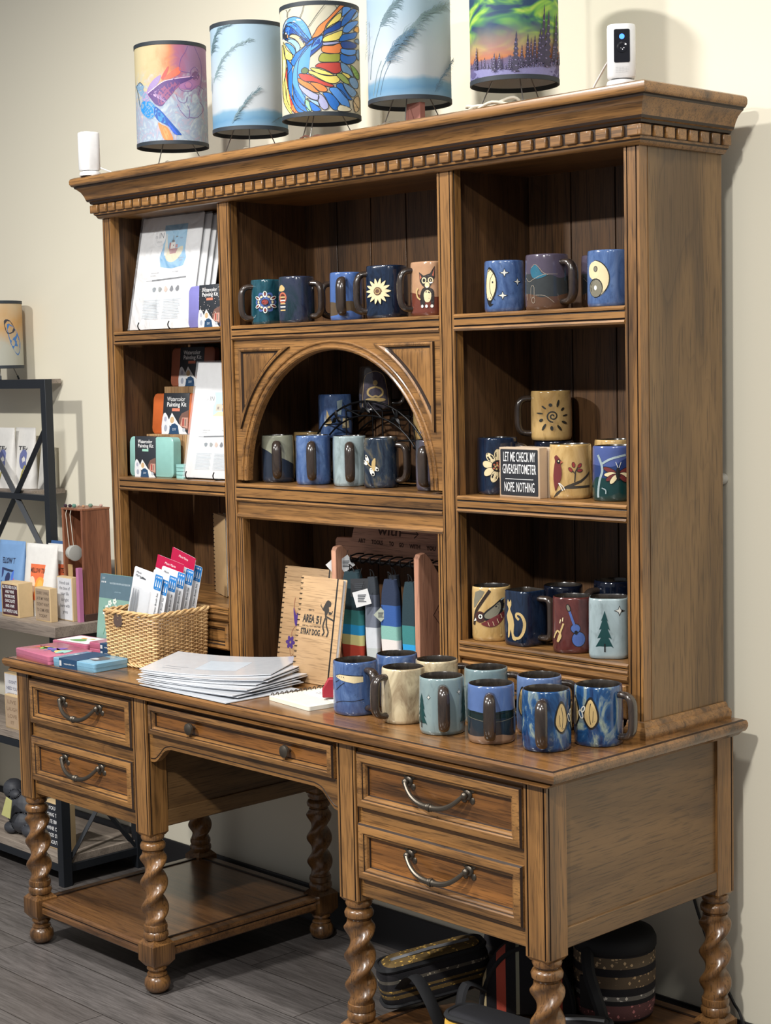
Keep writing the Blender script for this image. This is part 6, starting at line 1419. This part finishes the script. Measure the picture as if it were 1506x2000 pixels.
boxsign('box_sign', 'tan wooden block with faded capitals on the middle table shelf', -.668, .352, .4315, .0, .082, .104, .016, paint(172, 148, 122, .7), [('LIVE', 82, 16, 50), ('LAUGH', 60, 16, 60), ('LOVE', 38, 16, 54), ('IT', 18, 14, 20)], paint(132, 108, 86, .7), .004, BE)
boxsign('box_sign', 'black box sign with white capitals on the bottom table shelf behind the desk leg', -.500, .372, .0865, .0, .110, .142, .04, paint(30, 34, 44, .7), [('IF YOU ARE', 124, 16, 92), ('GOING TO BE', 103, 16, 96), ('LATE BRING', 82, 16, 92), ('WINE OR A', 61, 16, 84), ('GOOD STORY', 40, 16, 92), ('ABOUT IT', 19, 16, 76)], PAP, .004, BE)
# wooden tower with hanging infuser
MH = wood('reddish_tower_wood', 2, srgb(150, 96, 68), srgb(126, 78, 54), srgb(94, 56, 40), rough=.45, coat=.1, fig=.6)
tw = empty('necklace_tower', 'reddish brown wooden display tower with stone beads on top, near the desk', 'display stand', (-.36, .47, .785))
X0, X1, Y0, Y1 = -.422, -.312, .425, .520
g = G(); g.box(X0 - .004, X1 + .004, Y0 - .004, Y1 + .004, .7852, .806); g.build('plinth', [paint(70, 48, 40, .5)], tw, bevel=.001)
g = G(); g.box(X1 - .010, X1, Y0, Y1, .806, 1.112); g.box(X0, X0 + .010, Y0, Y1, .806, 1.112); g.box(X0 + .01, X1 - .01, Y1 - .008, Y1, .806, 1.112); g.build('case', [MH], tw)
g = G(); g.box(X0 - .001, X1 + .001, Y0 - .001, Y1 + .001, 1.112, 1.117); g.build('top_board', [MH], tw)
for k, (x, y, c, r) in enumerate(((-.41, .432, (56, 40, 52), .007), (-.392, .436, (52, 38, 48), .007), (-.370, .436, (90, 130, 116), .008), (-.350, .455, (176, 140, 110), .006), (-.335, .47, (110, 136, 120), .008), (-.40, .47, (196, 180, 160), .005), (-.325, .50, (190, 160, 150), .006))):
    g = G(); g.sphere((0, 0, 0), r, 10, (1, .8, .8)); o = g.build('stone_bead', [paint(*c, .25)], None, world=False); o.location = (x, y, 1.1175 + r * .8); tag(o, ('dark purple stone bead at the front left edge of the tower top', 'dark purple bead second from the left on the tower top', 'green stone bead on the front edge of the tower top', 'tan bead in the middle of the tower top', 'green stone bead towards the right back of the tower top', 'cream bead at the left back of the tower top', 'pinkish bead at the right back of the tower top')[k], 'bead')
for x in (-.395, -.372):
    g = G(); g.tube([(x, Y0 + .002, 1.114), (x, Y0 - .003, 1.10), (x + .002, Y0 + .004, 1.0)], .0012, 5); g.build('hanging_string', [paint(196, 190, 176, .7)], tw)
ti = empty('tea_infuser', 'round silver mesh tea infuser hanging in the front of the tower', 'tea infuser', (-.375, Y0 + .012, .985)); SIL = paint(168, 168, 162, .35, .3)
g = G(); g.sphere((-.378, Y0 + .006, .985), .022, 18); g.build('ball', [SIL], ti); g = G(); g.T = Matrix.Translation((-.360, Y0 + .0, .985)) @ Matrix.Rotation(PI / 2, 4, 'Y'); g.lathe([(.023, 0), (.024, .003), (.023, .006), (.018, .007)], 0, 0, 24); g.build('rim', [SIL], ti)
g = G(); g.box(-.392, -.368, Y0 - .004, Y0 - .003, .888, .950); tag(g.build('gift_tag', [paint(170, 140, 96, .8)], None), 'brown paper tag hanging below the silver infuser', 'tag')
g = G(); g.box(-.322, -.308, .402, .416, .7852, .945); tag(g.build('incense_box', [paint(176, 110, 150, .6)], None), 'narrow pink box standing right of the white box sign', 'box')
# dog figurine on the bottom shelf
fg = empty('dog_figurine', 'dark grey animal figurine with folded legs on the bottom shelf of the display table', 'figurine', (-.68, .42, .0865)); FM = paint(54, 56, 62, .6)
g = G(); 
for c, r, s_ in (((-.70, .42, .155), .060, (1.2, .8, 1.1)), ((-.665, .40, .125), .042, (1, .9, .9)), ((-.615, .385, .105), .022, (1.4, .8, .85)), ((-.70, .375, .105), .022, (1.3, .9, .85)), ((-.735, .41, .215), .036, (1, .9, .95)), ((-.700, .395, .205), .020, (1.2, .9, .8))): g.sphere(c, r, 18, s_)
b = g.build('figure_body', [FM], fg); md = b.modifiers.new('remesh', 'REMESH'); md.mode = 'SMOOTH'; md.octree_depth = 6; md.use_smooth_shade = True
g = G(); g.prism([(-.705, .150), (-.655, .146), (-.640, .205), (-.672, .212)], 'xz', .345, .347); tag(g.build('price_card', [paint(196, 194, 128, .7)], None), 'yellow card leaning on the dark figurine', 'card')
# ================================================================== woven bags under the right pedestal
def woven(name, stops, freq=1 / .05, zz=True, rough=.9, axis='Z', off=0.0):
    t = NT(name); c = t.n.new('ShaderNodeTexCoord'); sp = t.n.new('ShaderNodeSeparateXYZ'); t.link(c.outputs['Object'], sp.inputs[0])
    f = t.math('FRACT', t.math('MULTIPLY', t.math('ADD', sp.outputs[axis], off), freq))
    col = t.ramp(f, [(a, srgb(*cc)) for a, cc in stops], True)
    if zz:
        v = t.n.new('ShaderNodeTexVoronoi'); v.inputs['Scale'].default_value = 85; v.distance = 'MANHATTAN'; t.link(c.outputs['Object'], v.inputs['Vector'])
        col = t.mix(t.ramp(v.outputs['Distance'], [(.34, (0,) * 3), (.40, (.8,) * 3)], True), col, srgb(26, 24, 28))
    n = t.noise(t.coord((700, 700, 700)), 1, 1); t.bump(n, .5, .001); return t.done(col, rough)
BKF = paint(20, 21, 25, .8)
K = (22, 22, 28)
W1 = woven('woven_pink_band', [(0, K), (.10, (206, 178, 138)), (.24, K), (.30, (230, 226, 214)), (.36, K), (.42, (206, 132, 130)), (.62, K), (.68, (226, 220, 208)), (.74, K), (.84, (190, 160, 120))], 1 / .165, off=-.105)
W2 = woven('woven_gold_band', [(0, K), (.30, (206, 164, 76)), (.42, K), (.50, (206, 164, 76)), (.58, K), (.80, (170, 160, 140)), (.90, K)], 1 / .07)
W3 = woven('woven_stripes', [(0, K), (.20, (206, 186, 140)), (.27, K), (.45, (196, 84, 66)), (.62, K), (.80, (150, 150, 130)), (.86, K)], 1 / .12, False, axis='X')
ZF = .1225
def bagloft(label, name, loc, rz, rings_, mats, strap=None, tilt=0.0, cat='bag'):
    root = empty(name, label, cat, loc, rz); return root
# round drum bag
b1 = empty('drum_bag', 'round woven bag with pink zigzag band and black top, rightmost on the lower shelf', 'bag', (1.635, .455, ZF), 0)
g = G(); g.lathe([(.070, 0), (.082, .006), (.086, .03), (.088, .10), (.087, .145), (.086, .150)], 0, 0, 40, cap1=False); g.build('woven_side', [W1], b1, world=False, sharp=60)
g = G(); g.lathe([(.0865, .148), (.090, .152), (.090, .168), (.084, .180), (.060, .186), (.02, .184)], 0, 0, 40); g.build('black_top', [BKF], b1, world=False, sharp=60)
g = G(); g.box(-.02, .02, -.094, -.086, .03, .10); g.build('buckle_tab', [BKF], b1, world=False, bevel=.003)
g = G(); g.tube(cr([(.0, -.09, .16), (.03, -.12, .12), (.06, -.12, .05), (.05, -.10, .01)], 5), .006, 6, flat=2.2); g.build('strap', [BKF], b1, world=False)
# half round striped bag
b2 = empty('striped_purse', 'half round black purse with red and cream stripes behind the front bag', 'bag', (1.500, .325, ZF), math.radians(42))
g = G(); N = 26; prof = [(.105 * math.cos(PI * i / N), .002 + .155 * math.sin(PI * i / N)) for i in range(N + 1)]
g.rings([[(p[0] * k, y, p[1] * k + (1 - k) * .05) for p in prof] for k, y in ((.88, -.036), (.97, -.030), (1, -.018), (1, .018), (.97, .030), (.88, .036))]); g.build('woven_body', [W3], b2, world=False, sharp=60)
g = G()
for y in (-.034, .034): g.tube([(p[0] * .94, y, p[1] * .94 + .004) for p in prof], .005, 6)
g.build('black_piping', [BKF], b2, world=False)
g = G(); g.tube(cr([(-.09, -.04, .06), (-.13, -.06, .08), (-.14, -.09, .03), (-.10, -.11, .01)], 5), .005, 6, flat=2.4); g.build('strap', [BKF], b2, world=False)
def bagbox(name, label, x, y, z, rz, L, D, Hh, mat, trim, tilt=0.0, ty=0.0, zip_=True):
    root = empty(name, label, 'bag', (x, y, z), 0); root.rotation_euler = (tilt, ty, rz)
    g = G(); rs = []
    for k, zz in ((.86, 0), (.97, Hh * .06), (1, Hh * .3), (1, Hh * .7), (.95, Hh * .92), (.80, Hh)):
        P = rrect(-L / 2 * k, L / 2 * k, -D / 2 * k, D / 2 * k, min(L, D) * .38 * k, 6); rs.append([(p[0], p[1], zz) for p in P])
    g.rings(rs); g.build('woven_body', [mat], root, world=False, sharp=70)
    g = G(); P = rrect(-L / 2 * .96, L / 2 * .96, -D / 2 * .96, D / 2 * .96, min(L, D) * .36, 6); g.tube([(p[0], p[1], Hh * .90) for p in P], .006, 6, closed=True); g.tube([(p[0] * 1.04, p[1] * 1.04, Hh * .06) for p in P], .004, 6, closed=True); g.build('black_binding', [trim], root, world=False)
    if zip_:
        g = G(); g.tube([(-L * .36, 0, Hh * 1.0), (0, 0, Hh * 1.03), (L * .36, 0, Hh * 1.0)], .0035, 6, flat=1.6); lab(g.build('zip', [paint(120, 122, 126, .4)], root, world=False), 'grey zip')
    return root
bagbox('woven_pouch_bag', 'front woven bag with thick yellow band, lowest and nearest on the shelf', 1.640, .098, ZF, math.radians(6), .27, .085, .084, woven('woven_yellow_band', [(0, K), (.12, (150, 90, 120)), (.30, K), (.56, (216, 172, 70)), (.84, K)], 1 / .086, False, off=-.0), BKF, zip_=False)
bagbox('duffel_bag', 'long dark woven duffel bag with gold chevrons leaning out at the left', 1.315, .235, ZF + .022, math.radians(60), .25, .085, .095, W2, BKF, .0, -.16)
bagbox('zip_bag', 'dark patterned zip bag lying on top at the back of the pile', 1.40, .455, ZF, math.radians(15), .22, .12, .140, woven('woven_dark_motif', [(0, K), (.35, (98, 84, 58)), (.45, K), (.75, (70, 62, 46)), (.85, K)], 1 / .05), BKF)
bagbox('small_pouch', 'small black pouch with pink and white band right of the front bag', 1.735, .235, ZF, math.radians(35), .11, .06, .070, woven('woven_pinkwhite', [(0, K), (.55, (176, 120, 140)), (.72, (186, 180, 176)), (.84, K)], 1 / .064, True), BKF)
g = G(); g.tube(cr([(1.262, .150, ZF + .004), (1.31, .135, ZF + .06), (1.37, .115, ZF + .10), (1.42, .11, ZF + .06), (1.44, .12, ZF + .004)], 6), .0045, 6, flat=3.5); tag(g.build('bag_strap', [BKF], None), 'wide black strap looped in front of the duffel bag', 'strap')
# cable on the wall
cord('power_cable', 'black power cable hanging on the wall beside the right rear leg', [(1.66, .643, .52), (1.68, .643, .44), (1.705, .643, .345), (1.735, .643, .27), (1.775, .643, .19), (1.81, .641, .135), (1.835, .630, .118), (1.86, .628, .06), (1.90, .62, .004)], .0032, BKK)
